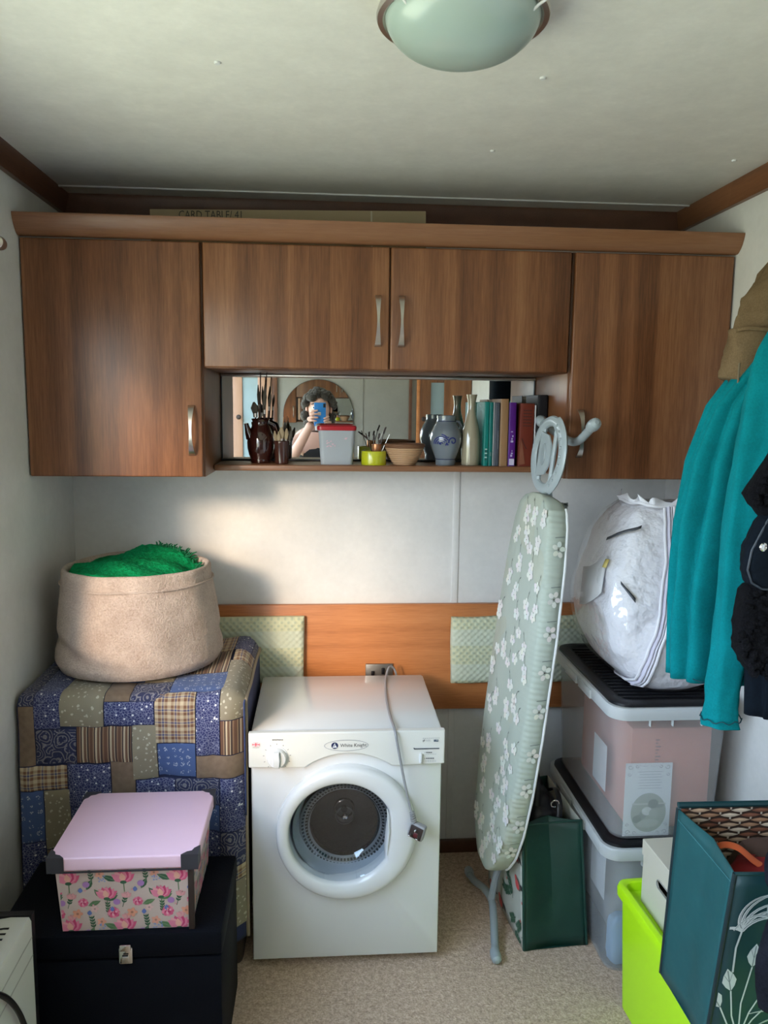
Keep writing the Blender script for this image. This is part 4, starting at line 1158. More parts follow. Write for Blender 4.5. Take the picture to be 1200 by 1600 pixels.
for k in range(1, 46):
    r = .186 * k / 45
    ring_ = []
    for i in range(180):
        a = 2 * pi * i / 180
        x, y = r * cos(a), r * sin(a) * .97
        z = throw_z(x, y)
        if k > 42: z -= .006 * (k - 42)
        q_ = Vector((x, y, z)); z += .0030 * noise.noise(q_ * 130) + .003 * noise.noise(q_ * 60)
        ring_.append((bx0 + x, by0 + y, bz0 + z))
    rings.append(ring_)
lo = [[(p[0] * .97 + bx0 * .03, p[1] * .97 + by0 * .03, bz0 + .19) for p in rings[-1]]]
MB().loft(rings + lo).build('folded_cloth', M['throw'], gt, sharp=None)
fr = MB()
M['fringe'] = plain('dark_green_fringe', (0.0, .13, .05), .9)
rr = random.Random(3)
for i in range(150):
    a = radians(32 + 78 * i / 150) if i < 100 else radians(-18 + 45 * (i - 100) / 50)
    R0 = .135 + .03 * rr.random() if i < 100 else .150 + .02 * rr.random()
    x, y = R0 * cos(a), R0 * sin(a)
    z = bz0 + throw_z(x, y) - .004
    p0 = Vector((bx0 + x, by0 + y, z)); d = Vector((rr.uniform(-.5, .5) + cos(a) * .4, rr.uniform(-.4, .3) + sin(a) * .25, rr.uniform(.25, .9)))
    L = rr.uniform(.012, .026)
    fr.tube([p0, p0 + d * L * .6, p0 + d * L + Vector((rr.uniform(-.006, .006), 0, -.004))], [.0028, .0024, .0012], 5)
o = fr.build('fringe', M['fringe'], gt); o['kind'] = 'stuff'

# ================================================================ black trunk and pink floral box
tr = thing('storage_case', 'black cloth-covered trunk with a chrome latch on the floor', 'trunk', (-0.46, 1.76, 0))
M['trunk'] = plain('black_leathercloth', (.0030, .0040, .0075), .6, bump=(260, .35), Specular_IOR_Level=.10)
MB().rbox(-.70, -.220, 1.600, 1.893, 0, .300, .006).build('base', M['trunk'], tr)
MB().rbox(-.702, -.218, 1.598, 1.895, .3025, .360, .008).build('case_lid', M['trunk'], tr)
lt = MB().rbox(-.4365, -.4065, 1.590, 1.599, .296, .335, .004).build('latch', M['chrome'], tr)
MB().rbox(-.4335, -.4095, 1.587, 1.592, .328, .342, .002).build('latch_hinge', M['chrome'], lt)
MB().rbox(-.4285, -.4145, 1.5865, 1.592, .302, .316, .002).build('latch_tongue', M['nickel'], lt)
MB().box(-.4275, -.4155, 1.5855, 1.5875, .318, .3205).build('latch_slot', M['black'], lt)
BX0, BX1, BY0, BY1, BZ0, BZ1 = -.5665, -.2785, 1.608, 1.872, .3605, .540
fb = thing('floral_box', 'pink floral cardboard storage box with plain pink lid on the trunk', 'storage box', ((BX0 + BX1) / 2, 1.74, BZ0))
M['floral'] = plain('pale_pink_card', (.62, .49, .44), .45, vary=.03)
M['pinklid'] = plain('lilac_pink_lid', (.90, .60, .72), .38, vary=.02)
tp = .008
mb = MB()
mb.loft([[(BX0 + tp * (1 - k), BY0 + tp * (1 - k), z), (BX1 - tp * (1 - k), BY0 + tp * (1 - k), z), (BX1 - tp * (1 - k), BY1 - tp * (1 - k), z), (BX0 + tp * (1 - k), BY1 - tp * (1 - k), z)] for k, z in ((0, BZ0), (1, BZ1 - .03))])
mb.build('body', M['floral'], fb)
MB().rbox(BX1 - tp - .0035, BX1 + .0005, BY0 - .0012, BY0 + .010, BZ0, BZ1 - .03, .0008).build('corner_binding', M['carc'], fb)
lx0, lx1, ly0, ly1 = BX0 - .013, BX1 + .013, BY0 - .014, BY1 + .012
MB().rbox(lx0 + .002, lx1 - .002, ly0 + .002, ly1 - .002, BZ1 - .030, BZ1, .004, 3).build('lid', M['pinklid'], fb)
M['cornr'] = plain('dark_grey_corner_cap', (.035, .035, .045), .4)
for sx_, sy_, X, Y in ((1, 1, lx0, ly0), (-1, 1, lx1, ly0), (1, -1, lx0, ly1), (-1, -1, lx1, ly1)):
    L = .036
    pts = [(X, Y), (X + sx_ * L, Y), (X + sx_ * L * .92, Y + sy_ * L * .10), (X + sx_ * L * .70, Y + sy_ * L * .32), (X + sx_ * L * .42, Y + sy_ * L * .42), (X + sx_ * L * .32, Y + sy_ * L * .70), (X + sx_ * L * .10, Y + sy_ * L * .92), (X, Y + sy_ * L)]
    MB().prism(pts, 'z', BZ1 - .0325, BZ1 + .0022).build('corner_cap', M['cornr'], fb)
for y_ in (ly0 + .0005,):
    MB().box(lx0 + .01, lx1 - .01, y_, y_ + .003, BZ1 - .0335, BZ1 - .0305).build('lid_edge', M['cornr'], fb)
def bunch(P, W_, H_, seed):
    r = random.Random(seed)
    pk, pk2, pk3 = (.72, .12, .24), (.80, .25, .36), (.62, .06, .17)
    gr, gr2 = (.05, .13, .07), (.12, .22, .10)
    def peony(x, y, s):
        P.line([(x, y), (x + .1 * s, y - 2.2 * s)], s * .10, gr2)
        for k in range(7):
            a = pi / 2 + (k - 3) * .30
            P.leaf(x, y - .55 * s, s * 1.55, s * .42, a, [pk, pk2, pk3, pk2, pk, (.85, .38, .42), pk2][k])
        P.leaf(x, y - .5 * s, s * 1.1, s * .35, pi / 2 + .15, (.85, .45, .35))
        P.ell(x, y - .55 * s, s * .35, s * .2, 0, gr)
    def rose(x, y, s):
        for k in range(9):
            a = k * 2 * pi / 9
            P.ell(x + .55 * s * cos(a), y + .55 * s * sin(a), s * .45, s * .36, a, pk2 if k % 2 else pk)
        for k in range(6):
            a = k * 2 * pi / 6 + .4
            P.ell(x + .28 * s * cos(a), y + .28 * s * sin(a), s * .3, s * .22, a, pk3 if k % 2 else (.85, .42, .5))
    def tulip(x, y, s, c=(.68, .32, .33)):
        for k in range(4): P.leaf(x, y - .5 * s, s, s * .32, pi / 2 + (k - 1.5) * .5, tuple(q * (1 + .12 * (k % 2)) for q in c))
    def blossom(x, y, s, c):
        for k in range(5): P.ell(x + .5 * s * cos(k * 1.257), y + .5 * s * sin(k * 1.257), s * .5, s * .34, k * 1.257, c)
        P.ell(x, y, s * .25, s * .25, 0, tuple(q * .6 for q in c))
    def sprig(x, y, s, a, c=gr, nl=4):
        P.line([(x, y), (x + s * cos(a), y + s * sin(a))], s * .035, c)
        for k in range(nl):
            t = .3 + .7 * k / nl
            for sg in (.7, -.7): P.leaf(x + s * t * cos(a), y + s * t * sin(a), s * .24, s * .055, a + sg, c)
    def bigleaf(x, y, s, a): P.leaf(x, y, s, s * .22, a, gr2 if r.random() < .5 else gr, (.22, .32, .2))
    per = .088
    for i in range(-1, int(W_ / per) + 2):
        for j in range(-1, int(H_ / per) + 2):
            ox, oy = i * per + .02, j * per + .03
            P.base()
            sprig(ox + .038, oy + .055, .030, 1.7); sprig(ox + .085, oy + .012, .028, 1.3); sprig(ox + .062, oy + .082, .028, 1.6)
            bigleaf(ox - .012, oy + .060, .024, 2.7); bigleaf(ox + .028, oy + .045, .022, 1.1); bigleaf(ox + .052, oy + .030, .020, 2.2); bigleaf(ox + .060, oy + .024, .021, .5); bigleaf(ox + .030, oy + .016, .022, .4); bigleaf(ox - .010, oy + .038, .022, 3.6)
            peony(ox, oy + .066, .0155); peony(ox + .060, oy + .048 - .012, .0145); rose(ox + .070, oy + .090, .0105); rose(ox + .022, oy + .022, .0085)
            tulip(ox + .004, oy + .035, .012); tulip(ox + .091, oy + .084, .011)
            blossom(ox + .050, oy + .074, .008, (.80, .38, .28)); blossom(ox + .012, oy + .002, .009, (.80, .36, .24))
            blossom(ox + .040, oy + .098, .007, (.76, .50, .48))
            for (u, v) in ((.028, .055), (.076, .022)): P.ell(ox + u, oy + v, .0058, .0055, 0, (.44, .22, .50))
            for (u, v) in ((.018, .040), (.068, .004), (.031, .086)): P.leaf(ox + u, oy + v, .010, .004, 1.5, (.14, .20, .48))
            for k in range(9): P.ell(ox + .046 + r.random() * .014, oy + .060 + r.random() * .010, .0014, .0011, 0, (.25, .35, .66))
            for k in range(5): P.ell(ox + r.random() * per, oy + r.random() * per, .0018, .0016, 0, (.74, .36, .38))
HB = BZ1 - .03 - BZ0
KF = 1.3
P = Print(lambda u, v, l: (BX0 + u * KF, BY0 + tp * (1 - v * KF / HB) - l, BZ0 + v * KF), clip=(tp / KF, (BX1 - BX0 - tp - .004) / KF, .0005, (HB - .0005) / KF), lift=.0006, step=.000009)
bunch(P, BX1 - BX0, HB, 1)
P.build('floral_print', fb, .45)['kind'] = 'stuff'
P = Print(lambda u, v, l: (BX1 - tp * (1 - v * KF / HB) + l, BY0 + u * KF, BZ0 + v * KF), clip=((tp + .012) / KF, (BY1 - BY0 - tp) / KF, .0005, (HB - .0005) / KF), lift=.0006, step=.000009)
bunch(P, BY1 - BY0, HB, 5)
P.build('floral_print', fb, .45)['kind'] = 'stuff'

# ================================================================ convector heater at the left edge
ht = thing('convector_heater', 'white slim electric heater with slotted top at the bottom left corner', 'heater', (-.65, 1.2, 0))
HX0, HX1, HY0, HY1, HZ = -.725, -.592, .86, 1.535, .452
M['heater'] = plain('cream_white_metal', (.62, .62, .57), .4, vary=.02)
prof = [(HX0 + .02, .06), (HX1, .06), (HX1, HZ - .010), (HX1 - .004, HZ - .001), (HX1 - .04, HZ - .000), (HX1 - .08, HZ - .006), (HX1 - .11, HZ - .020), (HX0, HZ - .05), (HX0, .08)]
MB().prism(prof, 'y', HY0, HY1).build('casing', M['heater'], ht, sharp=30)
MB().prism([(a + (.004 if a < -.7 else 0) * 0, b) for a, b in [(HX0 - .006, .05), (HX1 + .001, .05), (HX1 + .001, HZ + .003), (HX1 - .09, HZ + .003), (HX0 - .006, HZ - .03)]], 'y', HY1, HY1 + .016).build('end_cap', M['black'], ht)
for k in range(22):
    y = HY1 - .040 - k * .0165
    pts = []
    for i in range(9):
        t = i / 8
        xx = HX1 - .030 - .075 * t
        zz = HZ + .0006 - .0 * t - (.020 * max(0, (t * .075 + .03 - .04) / .07) ** 1.6)
        pts.append((xx, y + .006 * (1 - (2 * t - .6) ** 2) - .010 * t, zz))
    MB().tube(pts, .0030, 8, flat=.35, upv=(0, 1, 0)).build('slot', M['black'], ht)
for zz in (HZ - .045, HZ - .085):
    MB().box(HX1 - .001, HX1 + .0008, HY0, HY1 - .001, zz, zz + .003).build('seam', plain('heater_seam', (.42, .42, .38), .5), ht)
for yy_ in (HY0 + .08, HY1 - .08):
    MB().rbox(HX0 - .01, HX1 + .03, yy_ - .02, yy_ + .02, 0, .062, .006).build('foot', M['black'], ht)
MB().tube(spline([(-.56, 1.18, .58), (-.572, 1.26, .497), (-.577, 1.325, .448), (-.579, 1.385, .385), (-.578, 1.43, .31), (-.575, 1.45, .23), (-.57, 1.43, .10), (-.55, 1.36, .012), (-.52, 1.20, .006)]), .0052, 10).build('power_lead', M['black'], ht)

# ================================================================ ironing board
EB = Vector((.105, 0, 1)).normalized()
aB = radians(8)
UB = Vector((sin(aB), -cos(aB), 0))
NB = UB.cross(EB).normalized()
OB = Vector((.4625, 2.078, .190))
ib = thing('ironing_board', 'folded ironing board with pale green floral cover leaning upright beside the dryer', 'ironing board', (.48, 2.1, 0))
HWP = [(0, .012), (.012, .040), (.035, .066), (.08, .098), (.16, .126), (.28, .144), (.45, .152), (.70, .150), (.90, .136), (1.00, .118), (1.045, .098), (1.068, .068), (1.078, .030)]
def hw(h):
    for (a, b), (c, d) in zip(HWP, HWP[1:]):
        if a <= h <= c:
            t = (h - a) / (c - a); return b + (d - b) * t
    return .03
def bp(h, t, nrm): return OB + EB * h + UB * t + NB * nrm
rings = []
hs = sorted(set([0, .003, .006, .012, .02, .028, .035, .05, .065, .08] + [.0032 * i for i in range(26, 328)] + [1.045, 1.052, 1.06, 1.068, 1.074, 1.078]))
for h in hs:
    w_ = hw(h)
    tk = min(1, .45 + min(h, 1.078 - h) / .02 * .55)
    ring_ = []
    rp_ = (.0026 * sin(h * 430 + 2 * noise.noise(Vector((h * 30, 1, 2)))) + .0018 * noise.noise(Vector((h * 120, 4, 2)))) * (.4 + .6 * min(1, h))
    sec = [(-1, -.024), (-1.012, -.012), (-1.0, .002), (-.985, .008), (-.95, .0115), (-.5, .0125), (0, .0128), (.5, .0125), (.90, .0115), (.955, .008), (.99, 0), (1.01, -.012), (1.015, -.024), (1.0, -.036), (.93, -.042), (.85, -.040), (0, -.028), (-.85, -.032), (-.95, -.032)]
    for k, (a, b) in enumerate(sec):
        rr_ = rp_ if 9 <= k <= 14 or k in (0, 1, 17, 18) else 0
        ring_.append(bp(h, a * w_ + rr_ * .6, b * tk + rr_ * .3))
    rings.append(ring_)
def cover_mat():
    t = NT('sage_cotton_cover')
    v = t.obj()
    n1 = t.noise(v, 6, 2.0)
    st_ = t.math('GREATER_THAN', t.noise(t.obj((1, 1, 1), (3, 1, 0)), 5.0, 1.0), .60)
    c = t.mix(n1, (.385, .435, .375), (.44, .485, .42))
    c = t.mix(t.math('MULTIPLY', st_, .22), c, (.46, .42, .27))
    t.bump(t.noise(v, 120, 3.0), .15, .002)
    return t.fin(c, .75)
M['cover'] = cover_mat()
bo = MB().loft(rings).build('padded_cover', M['cover'], ib, sharp=None)
MB().tube([bp(h, hw(h) * 1.0 + .001, -.040) for h in [.02 + 1.03 * i / 80 for i in range(81)]], .0035, 8).build('cover_hem', M['white'], ib)
P = Print(lambda u, v, l: bp(v, u, .0124 + l), lift=.0012, step=.00001)
rr = random.Random(11)
spots = []
tries = 0
while len(spots) < 54 and tries < 4000:
    tries += 1
    h = rr.uniform(.03, 1.05); t_ = rr.uniform(-.93, .88) * hw(h)
    if all((t_ - a) ** 2 * 1.4 + (h - b) ** 2 > .0021 for a, b in spots): spots.append((t_, h))
wh = (.72, .71, .66)
for t_, h in spots:
    for q in range(rr.choice((1, 2, 2))):
        x, y = t_ + rr.uniform(-.016, .016) * q, h - .024 * q
        if abs(x) > hw(y) * .9: continue
        s_ = rr.uniform(.0125, .0165); a0 = rr.random() * 3; P.base()
        for k in range(5): P.ell(x + s_ * .55 * cos(a0 + k * 1.257) * 1.35, y + s_ * .55 * sin(a0 + k * 1.257), s_ * .62, s_ * .50, a0 + k * 1.257, tuple(c * rr.uniform(.92, 1.03) for c in wh), 8)
        P.ell(x, y, .0022, .0016, 0, (.12, .11, .09), 6)
    if rr.random() < .8:
        a = rr.uniform(.9, 2.2)
        P.line([(t_, h), (t_ + .03 * cos(a), h + .030 * sin(a))], .0013, (.16, .17, .15))
        P.leaf(t_ + .03 * cos(a), h + .03 * sin(a), .012, .0018, a + rr.uniform(-.6, .6), (.14, .16, .15))
P.build('blossom_print', ib, .75)['kind'] = 'stuff'
# blossoms on the rolled near edge
P = Print(lambda u, v, l: bp(v, hw(v) * 1.013 + l, -.018 + u), lift=.0030, step=.000004)
for k in range(9):
    h = .10 + .105 * k + rr.uniform(-.02, .02)
    for q in range(5):
        a = q * 1.257 + k
        P.ell(.001 + .011 * cos(a), h + .014 * sin(a), .008, .0065, a, tuple(c * rr.uniform(.92, 1.03) for c in wh), 8)
    P.ell(.001, h, .002, .003, 0, (.12, .11, .10), 6)
    P.line([(.012, h + .03), (-.014, h + .034)], .0016, (.13, .15, .15))
P.build('blossom_print', ib, .75)['kind'] = 'stuff'
# iron rest: oval ring with cross plate
M['rest'] = plain('pale_grey_plastic', (.34, .39, .41), .32, vary=.03)
RC = Vector((.594, 2.070, 1.366))
def rp3(t, h, n_): return RC + UB * t + EB * h + NB * n_
rings = []
for i in range(64):
    a = 2 * pi * i / 64
    c = (.088 * cos(a), .090 * sin(a)); nx_, nz_ = cos(a), sin(a)
    ring_ = []
    for k in range(10):
        b = 2 * pi * k / 10
        wd_ = .0145 + (.006 if cos(a) > .3 else 0)
        ring_.append(rp3(c[0] + nx_ * wd_ * cos(b), c[1] + nz_ * wd_ * cos(b), .008 * sin(b)))
    rings.append(ring_)
rings.append(rings[0])
rest = thing
ir = MB().loft(rings, cap0=False, cap1=False).build('iron_rest', M['rest'], ib)
# bars of the rest and the D-shaped plate
for tt in (-.040, .036):
    MB().tube([rp3(tt, -.080, 0), rp3(tt, .082, 0)], .0065, 8).build('rest_bar', M['rest'], ir)
pl = [(-.040, -.055), (-.036, -.060), (.010, -.052), (.030, -.030), (.036, 0), (.030, .030), (.010, .052), (-.036, .060), (-.040, .055)]
MB().loft([[rp3(a, b, .006) for a, b in pl], [rp3(a, b, .010) for a, b in pl]][::-1] ).build('rest_plate', M['rest'], ir)
MB().loft([[rp3(-.006 + .013 * cos(2 * pi * i / 20) , .030 * sin(2 * pi * i / 20), .0105) for i in range(20)], [rp3(-.006 + .011 * cos(2 * pi * i / 20), .028 * sin(2 * pi * i / 20), .0135) for i in range(20)]]).build('plate_badge', plain('mid_grey_plastic', (.28, .32, .34), .35), ir)
for k in range(9):
    a = radians(-58 + 116 * k / 8)
    p = rp3(.090 * cos(a), .092 * sin(a), .008)
    MB().ball(p, .0042, 8).build('grip_stud', M['rest'], ir)
MB().tube([rp3(.0, -.085, -.012), rp3(0, -.14, -.026)], .011, 10).build('rest_bracket', M['rest'], ib)
# feet
def cap(p, d, r): 
    d = Vector(d).normalized(); p = Vector(p)
    return MB().tube([p - d * .022, p - d * .012, p, p + d * .014, p + d * .020], [r * .9, r * 1.05, r * 1.12, r * .95, r * .4], 14)
M['footm'] = plain('grey_painted_tube', (.30, .34, .36), .35)
bot = spline([(.4665, 1.945, .016), (.476, 2.0, .024), (.487, 2.07, .048), (.491, 2.12, .060), (.484, 2.19, .050), (.470, 2.27, .024), (.465, 2.325, .016)], 6)
MB().tube(bot, .011, 12).build('foot_bar', M['footm'], ib)
cap((.4665, 1.938, .0155), (0, -1, -.1), .0135).build('foot_cap', M['rest'], ib)
cap((.465, 2.332, .0155), (0, 1, -.1), .0135).build('foot_cap', M['rest'], ib)
MB().tube(spline([(.490, 2.115, .062), (.500, 2.115, .13), (.515, 2.108, .22), (.560, 2.09, .65), (.606, 2.08, 1.1), (.618, 2.075, 1.20)], 6), .0105, 10).build('leg', M['footm'], ib)
topb = spline([(.613, 2.20, 1.450), (.630, 2.13, 1.424), (.646, 2.06, 1.404), (.655, 2.02, 1.404), (.660, 1.985, 1.418), (.668, 1.945, 1.444)], 6)
MB().tube(topb, .011, 12).build('foot_bar', M['footm'], ib)
cap((.611, 2.207, 1.452), (-.1, 1, .3), .0145).build('foot_cap', M['rest'], ib)
cap((.6695, 1.938, 1.449), (.1, -1, .4), .0145).build('foot_cap', M['rest'], ib)
MB().tube(spline([(.640, 2.05, 1.235), (.634, 2.05, 1.20), (.600, 2.03, .9), (.560, 2.04, .5), (.545, 2.05, .36)], 6), .0095, 10).build('leg', M['footm'], ib)

# ================================================================ clear storage boxes
def storage_box(z0, label, ribs):
    cx_, cy_ = .889, 2.118
    b = thing('storage_box', label, 'storage box', (cx_, cy_, z0), 'stacked clear storage boxes')
    H = .372
    def rg(k, ins=0, z=None): return rrect(cx_, cy_, .139 + .014 * k - ins, .240 + .014 * k - ins, .040 - ins * .5, z if z is not None else z0 + .002 + (H - .022) * k, 8)
    outer = [rg(0, .012, z0), rg(0, .004, z0 + .001), rg(.02), rg(.3), rg(.6), rg(1)]
    inner = [rg(1, .003), rg(.5, .003), rg(.02, .003), rg(.02, .02)]
    MB().loft(outer + inner).build('tub', M['tub'], b)
    # rim band with a shallow clip notch
    r0 = lambda o_, z: rrect(cx_, cy_, .155 + o_, .256 + o_, .046, z, 8)
    MB().loft([r0(-.004, z0 + .330), r0(.012, z0 + .334), r0(.0135, z0 + .340), r0(.0135, z0 + .362), r0(.011, z0 + .366), r0(-.002, z0 + .366), r0(-.004, z0 + .358)], cap0=False, cap1=False).build('rim', M['tubrim'], b)
    for xx, yy_ in ((cx_ - .169, cy_ + .06), (cx_ - .169, cy_ - .06)):
        MB().rbox(xx - .0035, xx + .004, yy_ - .05, yy_ + .05, z0 + .333, z0 + .358, .002).build('clip', M['tubrim'], b)
    for xx in (cx_ - .065, cx_ - .006, cx_ + .07):
        MB().rbox(xx - .0012, xx + .0012, cy_ - .262, cy_ - .252, z0 + .315, z0 + .334, .0008).build('web', M['tubrim'], b)
    lid = MB().loft([r0(-.006, z0 + .360), r0(.004, z0 + .3665), r0(.003, z0 + .3735), r0(-.004, z0 + .3765), r0(-.020, z0 + .3765), r0(-.026, z0 + .3715), r0(-.030, z0 + .3705)]).build('lid', M['black'], b)
    if ribs:
        for k in range(17):
            y = cy_ - .205 + k * .0255
            MB().rbox(cx_ - .122, cx_ + .122, y - .004, y + .004, z0 + .3695, z0 + .3745, .0015, 1).build('rib', M['black'], lid)
    return b
lowb = storage_box(0.0, 'lower clear storage box with black lid standing on the carpet', False)
upb = storage_box(.3780, 'upper clear storage box with black ribbed lid under the duvet bag', True)
M['pinkc'] = plain('salmon_card', (.60, .25, .19), .8, vary=.05)
M['bluec'] = plain('pale_blue_cloth', (.25, .42, .62), .9, vary=.15)
M['sheetw'] = plain('white_sheet', (.72, .73, .76), .7, vary=.01)
M['greyc'] = plain('grey_cloth', (.30, .31, .33), .9, vary=.2, bump=(20, .5))
o = tag(MB().rbox(.795, 1.012, 1.900, 2.28, .395, .672, .008).build('salmon_folder', M['pinkc']), 'salmon pink card folder standing inside the upper clear box', 'folder')
pr_ = Print(lambda u, v, l: (.86 + u, 1.900 - l, .50 + v), lift=.0008)
for k in range(14): pr_.rect(0, .006 + .004 * (k % 3), .02 + k * .009, .024 + k * .009, (.30, .16, .14))
pr_.build('faint_print', o)
sh = thing('printed_sheet', 'white ornamented sheet with a round photo, inside the upper box front', 'paper', (.83, 1.889, .387))
SY = 1.8850
MB().box(.7780, .9020, SY, SY + .0012, .3835, .5830).build('paper', M['sheetw'], sh)
P = Print(lambda u, v, l: (.7780 + u, SY - l, .3835 + v), lift=.0004, step=.00002)
P.ell(.066, .064, .047, .054, 0, (.36, .39, .34), 40); 
P.rect(.020, .112, .086, .090, (.52, .54, .48))
P.ell(.078, .088, .014, .013, .4, (.20, .22, .20)); P.ell(.052, .058, .022, .010, .7, (.26, .28, .26)); P.ell(.062, .068, .014, .012, 0, (.62, .63, .60)); P.ell(.036, .046, .012, .011, 0, (.20, .22, .20)); P.ell(.080, .060, .012, .014, .5, (.40, .43, .38)); P.ell(.055, .070, .006, .005, 0, (.7, .7, .68)); P.ell(.096, .082, .012, .005, .3, (.26, .28, .26)); P.ell(.066, .034, .03, .012, .1, (.44, .47, .42))
for sx_ in (0, 1):
    for sy_ in (0, 1):
        X = lambda u: (.124 - u) if sx_ else u
        Y = lambda v: (.1995 - v) if sy_ else v
        for q in ((.012, .010, .007), (.030, .008, .005), (.010, .030, .005)):
            P.line([(X(q[0] + q[2] * cos(t) * (1 - t / 9)), Y(q[1] + q[2] * sin(t) * (1 - t / 9))) for t in [i * .6 for i in range(11)]]  , .0013, (.30, .31, .33))
        P.line([(X(.036), Y(.006)), (X(.052), Y(.009)), (X(.058), Y(.006))], .0008, (.45, .46, .48))
for k in range(7):
    P.rect(.034 + .004 * (k % 2), .098 - .004 * (k % 2), .176 - k * .0075, .1772 - k * .0075, (.40, .41, .44))
P.build('sheet_print', sh, .7)['kind'] = 'stuff'
tag(MB().rbox(.7635, .7645, 1.985, 2.085, .455, .585, .0003, 1).build('white_card', M['sheetw']), 'small white card against the left side of the upper clear box', 'paper')
tag(MB().loft([rrect(.889, 2.14, .105, .20, .05, .386, 5), rrect(.889, 2.14, .118, .206, .05, .40, 5), rrect(.889, 2.16, .118, .19, .05, .47, 5), rrect(.889, 2.17, .09, .15, .05, .52, 5)]).build('folded_cloth', M['greyc']), 'pale folded cloth lying at the bottom of the upper clear box', 'cloth') if False else None
blob = MB()
def lump(c, sx_, sy_, sz_, amp=.15, n=28): 
    rings = []
    for k in range(1, 16):
        th = pi * k / 16
        ring_ = []
        for i in range(n):
            a = 2 * pi * i / n
            d = Vector((sin(th) * cos(a), sin(th) * sin(a), -cos(th)))
            d2 = Vector([math.copysign(abs(q) ** .6, q) for q in d])
            f = 1 + amp * noise.noise(d * 1.7 + Vector(c) * 9) + amp * .5 * noise.noise(d * 4.5 + Vector(c) * 5)
            ring_.append((c[0] + d2.x * sx_ * f, c[1] + d2.y * sy_ * f, max(c[2] - sz_, c[2] + d2.z * sz_ * f)))
        rings.append(ring_)
    return MB().loft(rings)
tag(lump((.885, 2.11, .155), .105, .185, .148, .10).build('folded_clothes', M['greyc'], sharp=None), 'grey folded clothes filling the lower clear box', 'clothes')
tag(lump((.795, 1.915, .075), .030, .026, .070, .10).build('blue_bundle', M['bluec'], sharp=None), 'pale blue bundle in the bottom front corner of the lower box', 'cloth')
tag(MB().rbox(.7625, .7640, 1.95, 2.06, .16, .30, .0005, 1).build('white_card', M['sheetw']), 'white card against the left side of the lower clear box', 'paper')

# ================================================================ duvet in its clear bag, on the upper box
dv = thing('duvet_bag', 'white duvet in a clear zipped vinyl bag on the upper storage box', 'duvet bag', (.90, 2.08, .7545))
# bag stands on edge: thick slab leaning, broad side to the left
ZB = .7562
def ip(tab, z):
    for (a, b), (c, d) in zip(tab, tab[1:]):
        if a <= z <= c:
            t = (z - a) / (c - a); t = t * t * (3 - 2 * t) * .5 + t * .5
            return b + (d - b) * t
    return tab[-1][1] if z > tab[-1][0] else tab[0][1]
DXL = [(0, .822), (.012, .800), (.05, .762), (.12, .733), (.22, .718), (.30, .730), (.38, .762), (.44, .800), (.475, .838)]
DXR = [(0, 1.01), (.02, 1.045), (.15, 1.075), (.30, 1.075), (.40, 1.055), (.475, 1.01)]
DYF = [(0, 1.935), (.02, 1.910), (.10, 1.890), (.22, 1.900), (.34, 1.950), (.43, 1.995), (.475, 2.03)]
DYB = [(0, 2.26), (.02, 2.30), (.15, 2.335), (.30, 2.325), (.42, 2.28), (.475, 2.22)]
DSX = [(0, .812), (.05, .822), (.22, .862), (.35, .892), (.42, .902), (.475, .915)]
def duv(off, seed=0):
    rings = []
    for k in range(27):
        t = k / 26
        h = t * .475
        xl, xr, yf, yb = ip(DXL, h) - off, ip(DXR, h) + off, ip(DYF, h) - off, ip(DYB, h) + off
        cx_, cy_ = (xl + xr) / 2, (yf + yb) / 2
        ring_ = []
        for i in range(72):
            a = 2 * pi * i / 72
            ca, sa = cos(a), sin(a)
            x = math.copysign(abs(ca) ** .62, ca) * (xr - xl) / 2; y = math.copysign(abs(sa) ** .62, sa) * (yb - yf) / 2
            f = .030 * noise.noise(Vector((ca * 2.2, sa * 2.2, t * 5 + seed * .6))) + .020 * noise.noise(Vector((ca * 4.2, sa * 4.2, t * 9))) + .008 * noise.noise(Vector((ca * 5, sa * 5, t * 12 + seed)))
            cr_ = math.exp(-((t - .56 - .16 * sa) / .035) ** 2) * max(0, -ca) ** .5
            f -= (.030 if seed == 0 else .012) * cr_
            f *= min(1, 6 * t + .2)
            ring_.append((cx_ + x * (1 + f * 1.6), cy_ + y * (1 + f * 1.6), ZB + .001 + h + .012 * noise.noise(Vector((ca * 2, sa * 2, 7))) * t))
        rings.append(ring_)
    return rings
M['duvet'] = plain('white_duvet', (.74, .73, .77), .7, vary=.02, bump=(22, .8, .02))
MB().loft(duv(-.008)).build('duvet', M['duvet'], dv, sharp=None)
shell = duv(.003, 1)
MB().loft(shell).build('clear_cover', M['pvc'], dv, sharp=None)
# piping seams and zip running up the front corner
def seam(dx, off=.004, k0=0, k1=26):
    out = []
    for k in range(k0, k1 + 1):
        ring_ = [Vector(q) for q in shell[k]]
        tx_ = ip(DSX, k / 26 * .475) + dx
        fr_ = [q for q in ring_[36:73] if True]
        p = None
        for a_, b_ in zip(ring_[36:71], ring_[37:72]):
            if (a_.x - tx_) * (b_.x - tx_) <= 0 and abs(b_.x - a_.x) > 1e-6:
                p = a_.lerp(b_, (tx_ - a_.x) / (b_.x - a_.x)); break
        if p is None: p = min(ring_[36:71], key=lambda q: abs(q.x - tx_))
        out.append(p + Vector((-.25, -.97, 0)) * off)
    return out
M['pipe'] = plain('white_piping', (.75, .74, .78), .45)
MB().tube(seam(-.012), .0038, 8).build('piping', M['pipe'], dv)
MB().tube(seam(.014), .0038, 8).build('piping', M['pipe'], dv)
MB().tube(seam(-.003, .001), .0070, 8, flat=.5).build('zip_tape', plain('lilac_white_zip', (.62, .60, .70), .6), dv)
MB().tube(seam(.005, .001), .0045, 8, flat=.5).build('zip_teeth', plain('pale_zip_teeth', (.68, .67, .74), .4), dv)
tp_ = [Vector(q) for q in shell[26]]
